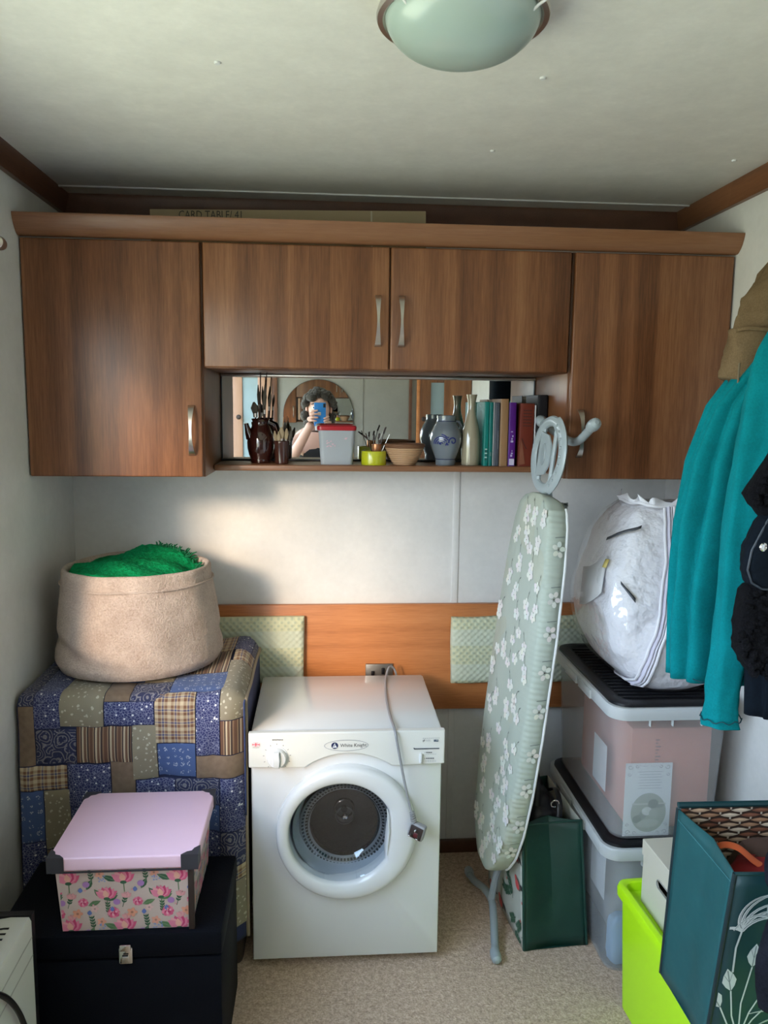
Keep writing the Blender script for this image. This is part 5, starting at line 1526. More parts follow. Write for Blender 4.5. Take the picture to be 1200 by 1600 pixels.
MB().tube([tp_[i % 72] + Vector((0, 0, .004)) for i in range(30, 58)], .0045, 8).build('piping', M['pipe'], dv)
gat = MB(); vs = []
for i in range(30, 62):
    p = tp_[i % 72]
    vs += [p, p + Vector((.006 * sin(i * 1.1) - .004, .004 * cos(i * 1.7), .020 + .008 * sin(i * .9)))]
gat.add(vs, [(2 * i, 2 * i + 2, 2 * i + 3, 2 * i + 1) for i in range(31)])
o = gat.build('seam_flap', M['pipe'], dv); mo = o.modifiers.new('thickness', 'SOLIDIFY'); mo.thickness = .002
MB().tube([seam(.005, .006)[22], seam(.008, .010)[21], seam(.010, .010)[19]], [.003, .004, .002], 8).build('zip_pull', M['chrome'], dv)
# label card inside the broad face, dark binding stripes
def face_pt(i, t, off=.002):
    k = t * 26; k0 = int(k); f = k - k0
    a = Vector(shell[k0][int(i) % 72]).lerp(Vector(shell[min(26, k0 + 1)][int(i) % 72]), f)
    c = sum((Vector(q) for q in shell[k0]), Vector()) / 72
    d = a - c; d.z = 0; d.normalize()
    return a + d * off
def strip(pts, wd_, mat, nm):
    vs = []
    for a, b in pts: vs += [a, b]
    n_ = len(pts)
    o = MB().add(vs, [(2 * i, 2 * i + 2, 2 * i + 3, 2 * i + 1) for i in range(n_ - 1)]).build(nm, mat, dv)
    mo = o.modifiers.new('thickness', 'SOLIDIFY'); mo.thickness = .001
    return o
M['bandk'] = plain('dark_grey_ribbon', (.05, .055, .065), .5)
strip([(face_pt(39 + k, .800 + .010 * k, .003), face_pt(39 + k, .816 + .010 * k, .003)) for k in range(10)], .01, M['bandk'], 'ribbon')
strip([(face_pt(46 + k, .595 - .028 * k, .003), face_pt(46 + k, .612 - .026 * k, .003)) for k in range(4)], .01, M['bandk'], 'ribbon')
strip([(face_pt(36 + k, .40 + .025 * k, .003), face_pt(36 + k, .62 + .02 * k, .003)) for k in range(6)], .01, M['sheetw'], 'label_card')
strip([(face_pt(41 + k, .660, .0045), face_pt(41 + k, .705, .0045)) for k in range(2)], .01, plain('yellow_label_patch', (.62, .50, .16), .5), 'label_patch')

# ================================================================ robin shopping bag
M['bottle'] = plain('dark_green_bag', (.006, .045, .034), .5, vary=.25, bump=(14, .35, .01))
rbg = thing('shopping_bag', 'dark green shopping bag with robin print side, between ironing board and clear boxes', 'bag', (.63, 2.12, 0))
# corners: front-left, front-right, back-right, back-left at bottom and top
B0 = [(.553, 1.972), (.735, 1.988), (.700, 2.300), (.520, 2.290)]
B1 = [(.541, 1.985), (.706, 1.998), (.690, 2.270), (.515, 2.265)]
def bagpanel(a0, a1, b0, b1, z0, z1, crease=0.0, nm='panel', mat=None, inward=(0, 1), n_=12, m_=12, parent=None, th=.003, wrinkle=.004):
    vs = []
    for j in range(m_ + 1):
        for i in range(n_ + 1):
            u, v = i / n_, j / m_
            x = (a0[0] * (1 - u) + a1[0] * u) * (1 - v) + (b0[0] * (1 - u) + b1[0] * u) * v
            y = (a0[1] * (1 - u) + a1[1] * u) * (1 - v) + (b0[1] * (1 - u) + b1[1] * u) * v
            z = z0 + (z1 - z0) * v
            k = crease * (1 - abs(2 * u - 1)) * (.25 + .75 * v)
            k += wrinkle * noise.noise(Vector((x * 14, y * 14, z * 10))) * min(1, 6 * min(u, 1 - u, v + .02))
            vs.append((x + inward[0] * k, y + inward[1] * k, z))
    mb = MB().add(vs, [(j * (n_ + 1) + i, j * (n_ + 1) + i + 1, (j + 1) * (n_ + 1) + i + 1, (j + 1) * (n_ + 1) + i) for j in range(m_) for i in range(n_)])
    o = mb.build(nm, mat, parent, sharp=25)
    mo = o.modifiers.new('thickness', 'SOLIDIFY'); mo.thickness = th; mo.offset = 0
    return o, vs
M['robinbg'] = plain('pale_grey_green_bag', (.50, .52, .46), .55, vary=.03)
Z1 = .366
bagpanel(B0[0], B0[1], B1[0], B1[1], .002, Z1, .036, 'gusset_panel', M['bottle'], (0, 1), parent=rbg, wrinkle=.010)
bagpanel(B0[1], B0[2], B1[1], B1[2], .002, Z1, 0, 'printed_panel', M['robinbg'], (-1, 0), parent=rbg)
bagpanel(B0[2], B0[3], B1[2], B1[3], .002, Z1, .02, 'gusset_panel', M['bottle'], (0, -1), parent=rbg)
rp_, _ = bagpanel(B0[3], B0[0], B1[3], B1[0], .002, Z1, 0, 'printed_panel', M['robinbg'], (1, 0), parent=rbg, wrinkle=0)
MB().add([(*q, .003) for q in B0], [(0, 1, 2, 3)]).build('bottom_panel', M['bottle'], rbg)
for q0, q1 in zip(B0[:2], B1[:2]):
    MB().tube([(*q0, .004), (*q1, Z1 + .002)], .004, 8).build('edge_binding', M['bottle'], rbg)
MB().tube([(*B1[0], Z1), (*B1[1], Z1 + .002)], .003, 8).build('edge_binding', M['bottle'], rbg)
def rbm(u, v, l):
    a = Vector((*B0[0], 0)).lerp(Vector((*B0[3], 0)), u / .32); b = Vector((*B1[0], 0)).lerp(Vector((*B1[3], 0)), u / .32)
    p = a.lerp(b, v / .366); p.z = .002 + v
    return p + Vector((-1, .05, 0)).normalized() * l
P = Print(rbm, clip=(.004, .316, .004, .360), lift=.0022, step=.00001)
rr = random.Random(21)
sp_ = []
while len(sp_) < 30:
    q = (rr.uniform(0, .32), rr.uniform(0, .36))
    if all((q[0] - a[0]) ** 2 + (q[1] - a[1]) ** 2 > .0016 for a in sp_): sp_.append(q)
for k, (u, v) in enumerate(sp_):
    if k % 3 == 0:
        a = rr.uniform(-.6, .6)
        P.ell(u, v, .024, .015, a, (.16, .12, .10)); P.ell(u + .006, v - .004, .017, .013, a, (.66, .08, .09)); P.leaf(u - .014, v + .006, .034, .007, a + pi, (.05, .05, .05)); P.ell(u + .019, v + .009, .009, .009, 0, (.62, .10, .09))
    else:
        a = rr.uniform(0, 6.28)
        P.line([(u, v), (u + .044 * cos(a), v + .044 * sin(a))], .003, (.05, .11, .07))
        for t_ in (.25, .5, .75, 1):
            for sg in (.8, -.8): P.leaf(u + .044 * t_ * cos(a), v + .044 * t_ * sin(a), .020, .0052, a + sg, (.05, .13, .08) if (k + sg > 3) else (.16, .24, .16))
        if k % 2: P.ell(u + .008, v, .004, .004, 0, (.62, .12, .10))
P.build('robin_print', rbg, .55)['kind'] = 'stuff'
# black contents
hb = thing('handbag', 'black handbag with a small metal ring, stuffed in the robin shopping bag', 'bag', (.60, 2.15, .12))
M['blackl'] = plain('black_leather', (.007, .007, .009), .38, bump=(80, .3))
lump((.615, 2.14, .26), .062, .105, .135, .16).build('body', M['blackl'], hb, sharp=None)
MB().tube(spline([(.600, 2.06, .36), (.605, 2.09, .44), (.612, 2.15, .462), (.618, 2.20, .44), (.62, 2.23, .37)], 6), .009, 8, flat=.4).build('strap', M['blackl'], hb)
MB().tube(spline([(.655, 2.03, .350), (.660, 2.05, .395), (.662, 2.10, .410), (.66, 2.15, .38)], 6), .008, 8, flat=.4).build('strap', M['blackl'], hb)
MB().tube([(.640 + .011 * cos(2 * pi * i / 20), 2.028 - .004 * sin(2 * pi * i / 20), .402 + .012 * sin(2 * pi * i / 20)) for i in range(17)], .0018, 6).build('ring', M['chrome'], hb)
# ================================================================ lime box, cream box, leaf bag
M['lime'] = plain('lime_green_plastic', (.52, .92, .008), .35, vary=.02)
lb = thing('lime_box', 'lime green plastic storage box with sunken lid at the lower right', 'storage box', (.905, 1.38, 0))
LX0, LX1, LY0, LY1, LZ = .722, 1.085, .98, 1.790, .328
lcx, lcy = (LX0 + LX1) / 2, (LY0 + LY1) / 2
hx_, hy_ = (LX1 - LX0) / 2, (LY1 - LY0) / 2
Mr = Matrix.Translation((LX0, LY1, 0)) @ Matrix.Rotation(radians(3.0), 4, 'Z') @ Matrix.Translation((-LX0, -LY1, 0))
def lrg(ins, z, r=.030): return [tuple(Mr @ Vector(p)) for p in rrect(lcx, lcy, hx_ - ins, hy_ - ins, max(.005, r - ins * .5), z, 6)]
MB().loft([lrg(.030, 0), lrg(.024, .003), lrg(.012, LZ - .04), lrg(.012, LZ - .030)]).build('tub', M['lime'], lb)
MB().loft([lrg(.010, LZ - .034), lrg(.001, LZ - .028), lrg(0, LZ - .012), lrg(.003, LZ - .002), lrg(.008, LZ), lrg(.016, LZ), lrg(.020, LZ - .003), lrg(.024, LZ - .022), lrg(.034, LZ - .026)]).build('lid', M['lime'], lb)
LF = LZ - .0258
M['creamc'] = plain('cream_card', (.60, .56, .455), .6, vary=.02)
cbx = thing('cream_box', 'cream cardboard box with a hand hole, standing on the lime box', 'box', (.91, 1.64, LF))
CX0, CX1, CY0, CY1, CZ = .772, 1.06, 1.5325, 1.736, .462
Mc = Matrix.Translation((CX0, CY1, 0)) @ Matrix.Rotation(radians(2.0), 4, 'Z') @ Matrix.Translation((-CX0, -CY1, 0))
# left side with hole: build as frame pieces around the slot
def slot_face():
    n_ = 40
    yc, zc_, a_, b_ = 1.628, .398, .032, .010
    hole = []
    for i in range(n_):
        t = 2 * pi * i / n_
        cy2 = a_ - b_
        y = yc + (cy2 if cos(t) > 0 else -cy2) + b_ * cos(t)
        hole.append((y, zc_ + b_ * sin(t)))
    rect_ = []
    y0, y1, z0, z1 = CY0, CY1, LF, CZ - .04
    for i in range(n_):
        t = 2 * pi * i / n_
        dx, dz = cos(t), sin(t)
        k = 1e9
        if abs(dx) > 1e-6: k = min(k, ((y1 - yc) if dx > 0 else (y0 - yc)) / dx)
        if abs(dz) > 1e-6: k = min(k, ((z1 - zc_) if dz > 0 else (z0 - zc_)) / dz)
        rect_.append((yc + dx * k, zc_ + dz * k))
    for cy3, cz3 in ((y0, z0), (y1, z0), (y0, z1), (y1, z1)):
        k = min(range(n_), key=lambda i: (rect_[i][0] - cy3) ** 2 + (rect_[i][1] - cz3) ** 2)
        rect_[k] = (cy3, cz3)
    R3 = lambda pts, x: [tuple(Mc @ Vector((x, p[0], p[1]))) for p in pts]
    return MB().loft([R3(rect_, CX0 + .003), R3(rect_, CX0), R3(hole, CX0), R3(hole, CX0 + .003), R3(rect_, CX0 + .003)], cap0=False, cap1=False)
slot_face().build('side_panel', M['creamc'], cbx)
MB().rbox(CX0 + .003, CX1, CY0, CY0 + .003, LF, CZ - .04, .0005, 1, M=Mc).build('side_panel', M['creamc'], cbx)
MB().rbox(CX0 + .003, CX1, CY1 - .003, CY1, LF, CZ - .04, .0005, 1, M=Mc).build('side_panel', M['creamc'], cbx)
MB().rbox(CX1 - .003, CX1, CY0 + .003, CY1 - .003, LF, CZ - .04, .0005, 1, M=Mc).build('side_panel', M['creamc'], cbx)
MB().box(CX0 + .003, CX1 - .003, CY0 + .003, CY1 - .003, LF, LF + .003).build('bottom_panel', M['creamc'], cbx)
MB().rbox(CX0 + .006, CX1 - .006, CY0 + .006, CY1 - .006, LF + .004, .375, .004, M=Mc).build('packing', M['carc'], cbx)
MB().rbox(CX0 - .003, CX1 + .003, CY0 - .003, CY1 + .003, CZ - .040, CZ, .0015, 1, M=Mc).build('lid', M['creamc'], cbx)
# slot edge collar
MB().tube([Mc @ Vector((CX0 - .0005, 1.628 + (.022 if cos(t) > 0 else -.022) + .0105 * cos(t), .398 + .0105 * sin(t))) for t in [2 * pi * i / 40 for i in range(41)]], .0015, 6, caps=False).build('hole_edge', plain('grey_card_edge', (.30, .30, .27), .7), cbx)

M['tealbag'] = plain('teal_bag_cloth', (.010, .085, .092), .5, vary=.2, bump=(10, .35, .012))
M['tealdk'] = plain('dark_teal_bag_cloth', (.004, .038, .044), .5, vary=.15)
M['tealbind'] = plain('dark_teal_binding', (.003, .016, .020), .6)
lbg = thing('shopping_bag', 'teal shopping bag with white leaf print, on the lime box at the right edge', 'bag', (.9, 1.4, LF))
ZL = LF + .001
B0 = [(.714, 1.290), (1.040, 1.275), (1.052, 1.478), (.714, 1.486)]
B1 = [(.740, 1.278), (1.068, 1.262), (1.080, 1.500), (.741, 1.512)]
Z1 = .660
bagpanel(B0[3], B0[0], B1[3], B1[0], ZL, Z1, .016, 'gusset_panel', M['tealbag'], (1, 0), parent=lbg, wrinkle=.006)
bagpanel(B0[0], B0[1], B1[0], B1[1], ZL, Z1, 0, 'printed_panel', M['tealdk'], (0, 1), parent=lbg, wrinkle=0)
bagpanel(B0[1], B0[2], B1[1], B1[2], ZL, Z1, .016, 'gusset_panel', M['tealbag'], (-1, 0), parent=lbg)
bagpanel(B0[2], B0[3], B1[2], B1[3], ZL, Z1 + .012, 0, 'printed_panel', M['tealdk'], (0, -1), parent=lbg, wrinkle=0)
MB().add([(*q, ZL) for q in B0], [(0, 1, 2, 3)]).build('bottom_panel', M['tealbag'], lbg)
for q0, q1 in zip(B0, B1):
    MB().tube([(*q0, ZL + .002), (*q1, Z1 + .001)], .0042, 8).build('edge_binding', M['tealbind'], lbg)
MB().tube([(*B1[3], Z1 + .008), (*B1[2], Z1 + .012)], .0065, 8).build('edge_binding', M['tealdk'], lbg)
MB().tube([(*B1[0], Z1), (*B1[1], Z1)], .0035, 8).build('edge_binding', M['tealdk'], lbg)
MB().tube([(B1[3][0] - .002, B1[3][1] - .008, Z1 - .020), (B1[0][0] - .002, B1[0][1] + .008, Z1 - .020)], .0006, 6).build('stitching', plain('teal_thread', (.06, .20, .22), .7), lbg)
def lf(u, v, l):
    a = Vector((*B0[0], 0)).lerp(Vector((*B0[1], 0)), u / .327); b = Vector((*B1[0], 0)).lerp(Vector((*B1[1], 0)), u / .327)
    p = a.lerp(b, v / (Z1 - ZL)); p.z = ZL + v
    return p + Vector((0, -1, 0)) * l
P = Print(lf, clip=(.006, .321, .002, Z1 - ZL - .003), lift=.0022, step=.00001)
lw, lg = (.52, .55, .55), (.16, .19, .20)
def frond(x, y, a, L, bend, wd_=.0045):
    pts = [(x + L * t * cos(a + bend * t), y + L * t * sin(a + bend * t)) for t in [i / 10 for i in range(11)]]
    P.line(pts, wd_, lw, .7); P.line([(p[0] + .0010, p[1] + .0008) for p in pts], wd_ * .25, lg, .5)
def lfplant(x, y, s):
    for a, L in ((1.25, .115), (1.55, .150), (1.85, .105), (2.15, .080), (1.0, .09)):
        L *= s
        P.line([(x, y), (x + L * .5 * cos(a + .1), y + L * .5 * sin(a + .1)), (x + L * cos(a), y + L * sin(a))], .0028, lw)
        X, Y = x + L * cos(a), y + L * sin(a)
        P.leaf(X, Y, .048 * s, .0135 * s, a, lw, lg)
        for q in (-.35, .35): P.line([(X + .018 * s * cos(a), Y + .018 * s * sin(a)), (X + .036 * s * cos(a + q * .6), Y + .036 * s * sin(a + q * .6))], .0010, lg)
    for a, L, b in ((2.5, .09, .5), (2.75, .08, .6), (.6, .09, -.5), (.35, .10, -.4)): frond(x, y, a, L * s, b, .006)
lfplant(.058, .020, 1.0); lfplant(.165, .06, 1.05); lfplant(.260, .02, 1.0)
for (x, y) in ((.030, .245), (.080, .270), (.150, .262), (.215, .235), (.285, .255)):
    for a, L, b in ((1.9, .105, -1.1), (1.6, .12, -1.3), (1.3, .12, -1.2), (1.0, .11, -1.0), (2.3, .08, -1.2), (2.6, .07, .9)): frond(x, y, a, L, b, .0072)
    P.line([(x, y), (x - .006, y - .035), (x - .004, y - .085)], .0036, lw)
P.build('leaf_print', lbg, .5)['kind'] = 'stuff'
def wi(u, v, l):
    b = Vector((*B1[3], 0)).lerp(Vector((*B1[2], 0)), u / .34); a = Vector((*B0[3], 0)).lerp(Vector((*B0[2], 0)), u / .34)
    p = a.lerp(b, v / (Z1 - ZL)); p.z = ZL + v
    return p + Vector((0, -1, 0)) * l
P = Print(wi, clip=(.006, .334, .15, Z1 - ZL + .006), lift=.0025, step=.000002)
P.rect(0, .34, .15, .40, (.035, .018, .012))
for j in range(20):
    v = .165 + j * .0105
    for i in range(9):
        u = i * .044 + (.022 if j % 2 else 0) - .02
        c = [(.30, .16, .09), (.42, .28, .18), (.18, .07, .04), (.50, .40, .30)][(i * 3 + j * 5) % 4]
        P.leaf(u, v, .044, .0046, .02, c); P.leaf(u + .006, v + .0012, .030, .0014, .02, tuple(min(1, q * 1.5) for q in c))
        P.rect(u - .002, u + .002, v + .002, v + .009, (.46, .38, .30))
P.build('wicker_print', lbg, .5)['kind'] = 'stuff'
# contents
rs = thing('red_cloth_bag', 'red folded bag with a bright orange strap inside the leaf bag', 'bag', (.9, 1.39, .45))
M['redc'] = plain('red_cloth', (.26, .008, .010), .7, vary=.3, bump=(12, .6, .01))
M['orng'] = plain('orange_webbing', (.72, .13, .035), .6, bump=(160, .3))
lump((.90, 1.375, .50), .125, .075, .115, .14).build('body', M['redc'], rs, sharp=None)
MB().tube(spline([(.772, 1.432, .575), (.785, 1.428, .622), (.815, 1.410, .632), (.845, 1.388, .612), (.880, 1.368, .596), (.92, 1.36, .594), (.97, 1.37, .59)], 8), .0105, 10, flat=.28, upv=(0, -.7, 1)).build('strap', M['orng'], rs)
bwn = tag(lump((.93, 1.44, .52), .11, .035, .105, .10).build('brown_cloth', plain('dark_brown_cloth', (.06, .030, .020), .9, vary=.3)), 'dark brown folded cloth behind the red bag in the leaf bag', 'cloth')

# ================================================================ ceiling light
cx_, cy_ = .204, 1.250
clt = thing('ceiling_light', 'round frosted glass ceiling light with a brushed metal ring', 'ceiling light', (cx_, cy_, ZC))
MB().lathe(cx_, cy_, [(.116, ZC + .001), (.120, ZC - .006), (.126, ZC - .020), (.1285, ZC - .028), (.127, ZC - .033), (.119, ZC - .034), (.114, ZC - .030), (.112, ZC - .012)], 72, cap0=False, cap1=False).build('metal_ring', M['nickel'], clt)
def dome_mat():
    t = NT('frosted_glass')
    c = t.mix(t.noise(t.obj(), 6, 2), (.34, .43, .395), (.37, .46, .425))
    return t.fin(c, .28, Coat_Weight=.3, Transmission_Weight=.0, Subsurface_Weight=0.0)
pf = [(.1160, ZC - .024)]
for i in range(1, 15):
    a = i / 14 * pi / 2
    pf.append((.1160 * cos(a) ** .85 if i < 14 else 0.0005, ZC - .024 - .064 * sin(a)))
MB().lathe(cx_, cy_, pf, 72).build('glass_dome', dome_mat(), clt)
for a in (100, 215, 325):
    ca, sa = cos(radians(a)), sin(radians(a))
    p = Vector((cx_ + .119 * ca, cy_ + .119 * sa, ZC - .034))
    MB().tube([p + Vector((ca * .012, sa * .012, .002)), p + Vector((0, 0, -.003)), p + Vector((-ca * .010, -sa * .010, -.009)), p + Vector((-ca * .013, -sa * .013, -.006))], .0022, 8).build('retaining_clip', M['white'], clt)

# ================================================================ coats on the right wall
ck = thing('coat_rack', 'wooden rail with metal hooks on the right wall, under the coats', 'coat rack', (XR, 1.55, 1.78))
MB().rbox(XR - .018, XR - .001, 1.15, 1.85, 1.76, 1.82, .004).build('rail', M['headwood'], ck)
for y in (1.32, 1.50, 1.62, 1.74):
    MB().tube(spline([(XR - .016, y, 1.80), (XR - .045, y, 1.795), (XR - .062, y, 1.805), (XR - .066, y, 1.822)], 6), .004, 8).build('hook', M['nickel'], ck)
def garment(levels, folds, seed, nn=160, wob=.010, pleat=0.0, pc=9):
    """levels: (z, xL, xR, y0, y1); folds: (count, amplitude)"""
    rings = []
    zs = []
    for a, b in zip(levels, levels[1:]):
        for k in range(8): 
            t = k / 8; zs.append([p + (q - p) * t for p, q in zip(a, b)])
    zs.append(list(levels[-1]))
    H = levels[0][0] - levels[-1][0]
    for z, xl, xr, y0, y1 in zs:
        d = (levels[0][0] - z) / H
        cx, cy, hx, hy = (xl + xr) / 2, (y0 + y1) / 2, (xr - xl) / 2, (y1 - y0) / 2
        ring_ = []
        for i in range(nn):
            a = 2 * pi * i / nn
            ca, sa = cos(a), sin(a)
            f = sum(am * sin(c * a + ph + 1.3 * d + seed) for c, am, ph in folds) * min(1, .25 + d * 1.2)
            if pleat: f += pleat * (abs(sin(pc * .5 * a + seed + .9 * d + 1.2 * noise.noise(Vector((ca, sa, z * 2.5))))) ** .65 - .62) * min(1, .15 + d * 1.6)
            f += (.09 if pleat else 0) * noise.noise(Vector((ca * 2.2 + z * 2, sa * 2.2, z * 3.5 + seed)))
            f += wob * 3 * noise.noise(Vector((ca * 1.5, sa * 1.5, z * 5 + seed)))
            x = cx + math.copysign(abs(ca) ** .8, ca) * hx * (1 + f); y = cy + math.copysign(abs(sa) ** .8, sa) * hy * (1 + f * 1.4)
            ring_.append((min(x, XR - .002), y, z + .006 * noise.noise(Vector((ca, sa, seed))) * d))
        rings.append(ring_)
    return MB().loft(rings)
def sleeve(path, rad, seed, amp=.12, n_=36, flat=.8):
    pts = spline(path, 10)
    m = len(pts)
    rr_ = []
    for i in range(m):
        t = i / (m - 1) * (len(rad) - 1); k = min(int(t), len(rad) - 2)
        rr_.append(rad[k] + (rad[k + 1] - rad[k]) * (t - k))
    mb = MB().tube(pts, rr_, n_, flat=flat, upv=(1, 0, 0))
    out = []
    for idx, v in enumerate(mb.v):
        k = idx // n_
        c = pts[min(k, m - 1)]; d = Vector(v) - c
        a = 2 * pi * (idx % n_) / n_
        s_ = k / m
        f = 1 + amp * noise.noise(Vector((cos(a) * 1.4, sin(a) * 1.4, s_ * 5 + seed))) + amp * .9 * (1 - 2 * abs(sin(a * 2.5 + s_ * 3 + seed)) ** .6) * .6 + amp * .35 * noise.noise(Vector((cos(a) * 3, sin(a) * 3, s_ * 22 + seed)))
        out.append(tuple(c + d * f))
    mb.v = out
    return mb, pts
F3 = [(5, .06, 0), (9, .045, 1.0), (14, .02, 2)]
# khaki coat, furthest back
kh = thing('khaki_coat', 'khaki cotton coat with turned-up cuff hanging behind the teal fleece', 'coat', (XR - .03, 1.76, 1.0))
garment([(1.86, 1.03, 1.10, 1.70, 1.80), (1.80, .985, 1.10, 1.69, 1.83), (1.62, .945, 1.10, 1.70, 1.85), (1.40, .900, 1.10, 1.71, 1.86), (1.20, .905, 1.10, 1.71, 1.86), (1.02, .925, 1.10, 1.71, 1.86)], F3, 2.0).build('coat_body', M['khaki'], kh, sharp=None)
mb, _ = sleeve([(1.045, 1.70, 1.845), (.995, 1.675, 1.775), (.945, 1.655, 1.712), (.915, 1.640, 1.655), (.902, 1.635, 1.585)], [.050, .056, .056, .057, .055], 3.0, .16)
mb.build('sleeve', M['khaki'], kh, sharp=None)
mb, _ = sleeve([(.903, 1.635, 1.655), (.900, 1.635, 1.610), (.890, 1.635, 1.548)], [.058, .059, .061], 5.0, .08)
mb.build('cuff', M['khaki'], kh, sharp=None)
mb, _ = sleeve([(.900, 1.640, 1.57), (.900, 1.640, 1.530), (.905, 1.645, 1.508)], [.046, .042, .024], 6.0, .2)
mb.build('cuff_lining', plain('dark_khaki_lining', (.045, .032, .018), .8), kh, sharp=None)
MB().tube(spline([(.845, 1.605, 1.652), (.862, 1.588, 1.655), (.90, 1.578, 1.652), (.945, 1.590, 1.660)], 6), .0045, 8).build('cuff_fold', M['khaki'], kh)
MB().tube([(.846, 1.585, 1.585), (.845, 1.584, 1.535)], .0022, 8).build('cord', plain('khaki_cord', (.16, .12, .07), .8), kh)
MB().tube([(.845, 1.584, 1.535), (.8445, 1.584, 1.508)], .0028, 8).build('cord_tip', M['chrome'], kh)
MB().tube(spline([(.985, 1.612, 1.70), (.972, 1.602, 1.66), (.955, 1.598, 1.62), (.94, 1.60, 1.585)], 6), .010, 10).build('wool_lining', fur('cream_wool_lining', (.42, .38, .30), (.66, .62, .54), 160), kh)
# teal fleece
tf = thing('teal_fleece', 'bright teal fleece jacket hanging in front of the duvet bag', 'jacket', (XR - .03, 1.62, .9))
garment([(1.79, 1.035, 1.10, 1.585, 1.655), (1.72, .985, 1.10, 1.56, 1.67), (1.64, .915, 1.10, 1.545, 1.685), (1.50, .815, 1.10, 1.535, 1.69), (1.38, .775, 1.10, 1.53, 1.69), (1.25, .757, 1.10, 1.53, 1.69), (1.08, .752, 1.10, 1.53, 1.69), (.915, .757, 1.10, 1.53, 1.69)], [(5, .040, .6), (14, .015, 2)], 1.0, pleat=.23, pc=13).build('jacket_body', M['fleece'], tf, sharp=None)
mb, pts = sleeve([(.985, 1.52, 1.70), (.905, 1.505, 1.60), (.862, 1.495, 1.49), (.836, 1.49, 1.32), (.822, 1.487, 1.15), (.812, 1.483, 1.00), (.803, 1.48, .90), (.800, 1.478, .856)], [.058, .058, .052, .046, .042, .038, .035, .040], 1.5, .17)
mb.build('sleeve', M['fleece'], tf, sharp=None)
mb, pts = sleeve([(.765, 1.60, 1.02), (.762, 1.60, .94), (.765, 1.60, .885)], [.016, .018, .012], 4.0, .1); 
for zz in (.873,):
    pts = []
    for i in range(41):
        a = 2 * pi * i / 40
        pts.append((.8015 + .0405 * cos(a), 1.4785 + .034 * sin(a), zz + .003 * sin(a * 9)))
    MB().tube(pts, .0011, 6, caps=False).build('cuff_stitching', plain('dark_teal_thread', (.0, .05, .07), .8), tf)
pts = [(.768 + .16 * i / 20, 1.540 - .010 * sin(i * .5), .932 - .006 * sin(i * .4)) for i in range(21)]
MB().tube(pts, .0012, 6).build('hem_stitching', plain('dark_teal_thread', (.0, .05, .07), .8), tf)
MB().rbox(.786, .815, 1.517, 1.524, .905, .914, .003).build('toggle', M['black'], tf)
mb, _ = sleeve([(.93, 1.43, 1.02), (.905, 1.415, .955), (.893, 1.408, .915)], [.03, .036, .034], 7.5, .12)
mb.build('sleeve', M['fleece'], tf, sharp=None)
# black sherpa gilet
bg_ = thing('black_jacket', 'black fluffy pile jacket with navy snap flap hanging at the right edge', 'jacket', (XR - .03, 1.42, .85))
garment([(1.80, 1.03, 1.10, 1.36, 1.48), (1.70, .98, 1.10, 1.36, 1.49), (1.55, .90, 1.10, 1.37, 1.50), (1.35, .845, 1.10, 1.38, 1.50), (1.10, .830, 1.10, 1.38, 1.49), (.895, .838, 1.10, 1.385, 1.48)], F3, 4.0).build('jacket_body', M['navycloth'], bg_, sharp=None)
def slab(pts, y0, y1, nm, mat, puff=.012):
    c = Vector((sum(p[0] for p in pts) / len(pts), 0, sum(p[1] for p in pts) / len(pts)))
    f = []
    n_ = len(pts)
    for i in range(n_):
        a = pts[i]; b = pts[(i + 1) % n_]
        for k in range(6): f.append((a[0] + (b[0] - a[0]) * k / 6, a[1] + (b[1] - a[1]) * k / 6))
    rings = []
    for s_, y in ((.96, y1), (1.0, (y0 + y1) / 2), (.985, y0 + .003), (.94, y0 - .002), (.80, y0 - .008), (.5, y0 - .011), (.1, y0 - puff)):
        rings.append([(c.x + (p[0] - c.x) * s_ + (.003 * noise.noise(Vector((p[0] * 90, p[1] * 90, y * 50)))), y, c.z + (p[1] - c.z) * s_ + (.003 * noise.noise(Vector((p[0] * 90 + 5, p[1] * 90, y * 50))))) for p in f])
    return MB().loft(rings).build(nm, mat, bg_, sharp=None)
slab([(.755, 1.338), (.800, 1.285), (.835, 1.255), (.93, 1.27), (.95, 1.46), (.815, 1.435)], 1.350, 1.385, 'pile_collar', M['sherpa'])
slab([(.757, 1.245), (.757, 1.200), (.765, 1.178), (.785, 1.168), (.93, 1.165), (.93, 1.30), (.80, 1.318), (.778, 1.290)], 1.345, 1.372, 'snap_flap', M['navycloth'], .004)
slab([(.765, 1.165), (.758, 1.10), (.762, 1.045), (.785, 1.010), (.82, 1.000), (.95, 1.0), (.95, 1.2), (.80, 1.19)], 1.352, 1.390, 'pile_front', M['sherpa'])
MB().tube([(.757 + x, 1.3415, z) for x, z in ((.055, .0 + 1.330), (.030, 1.292), (.006, 1.240), (.001, 1.205), (.010, 1.182), (.030, 1.170), (.10, 1.166))], .0022, 6).build('flap_piping', plain('navy_piping', (.03, .04, .055), .5), bg_)
Ms = Matrix.Translation((.7800, 1.3345, 1.248)) @ Matrix.Rotation(radians(90), 4, 'X')
MB().lathe(0, 0, [(.0072, -.006), (.0076, .001), (.0055, .0025), (.0035, .0015), (.0022, .001)], 24, M=Ms).build('snap', M['chrome'], bg_)
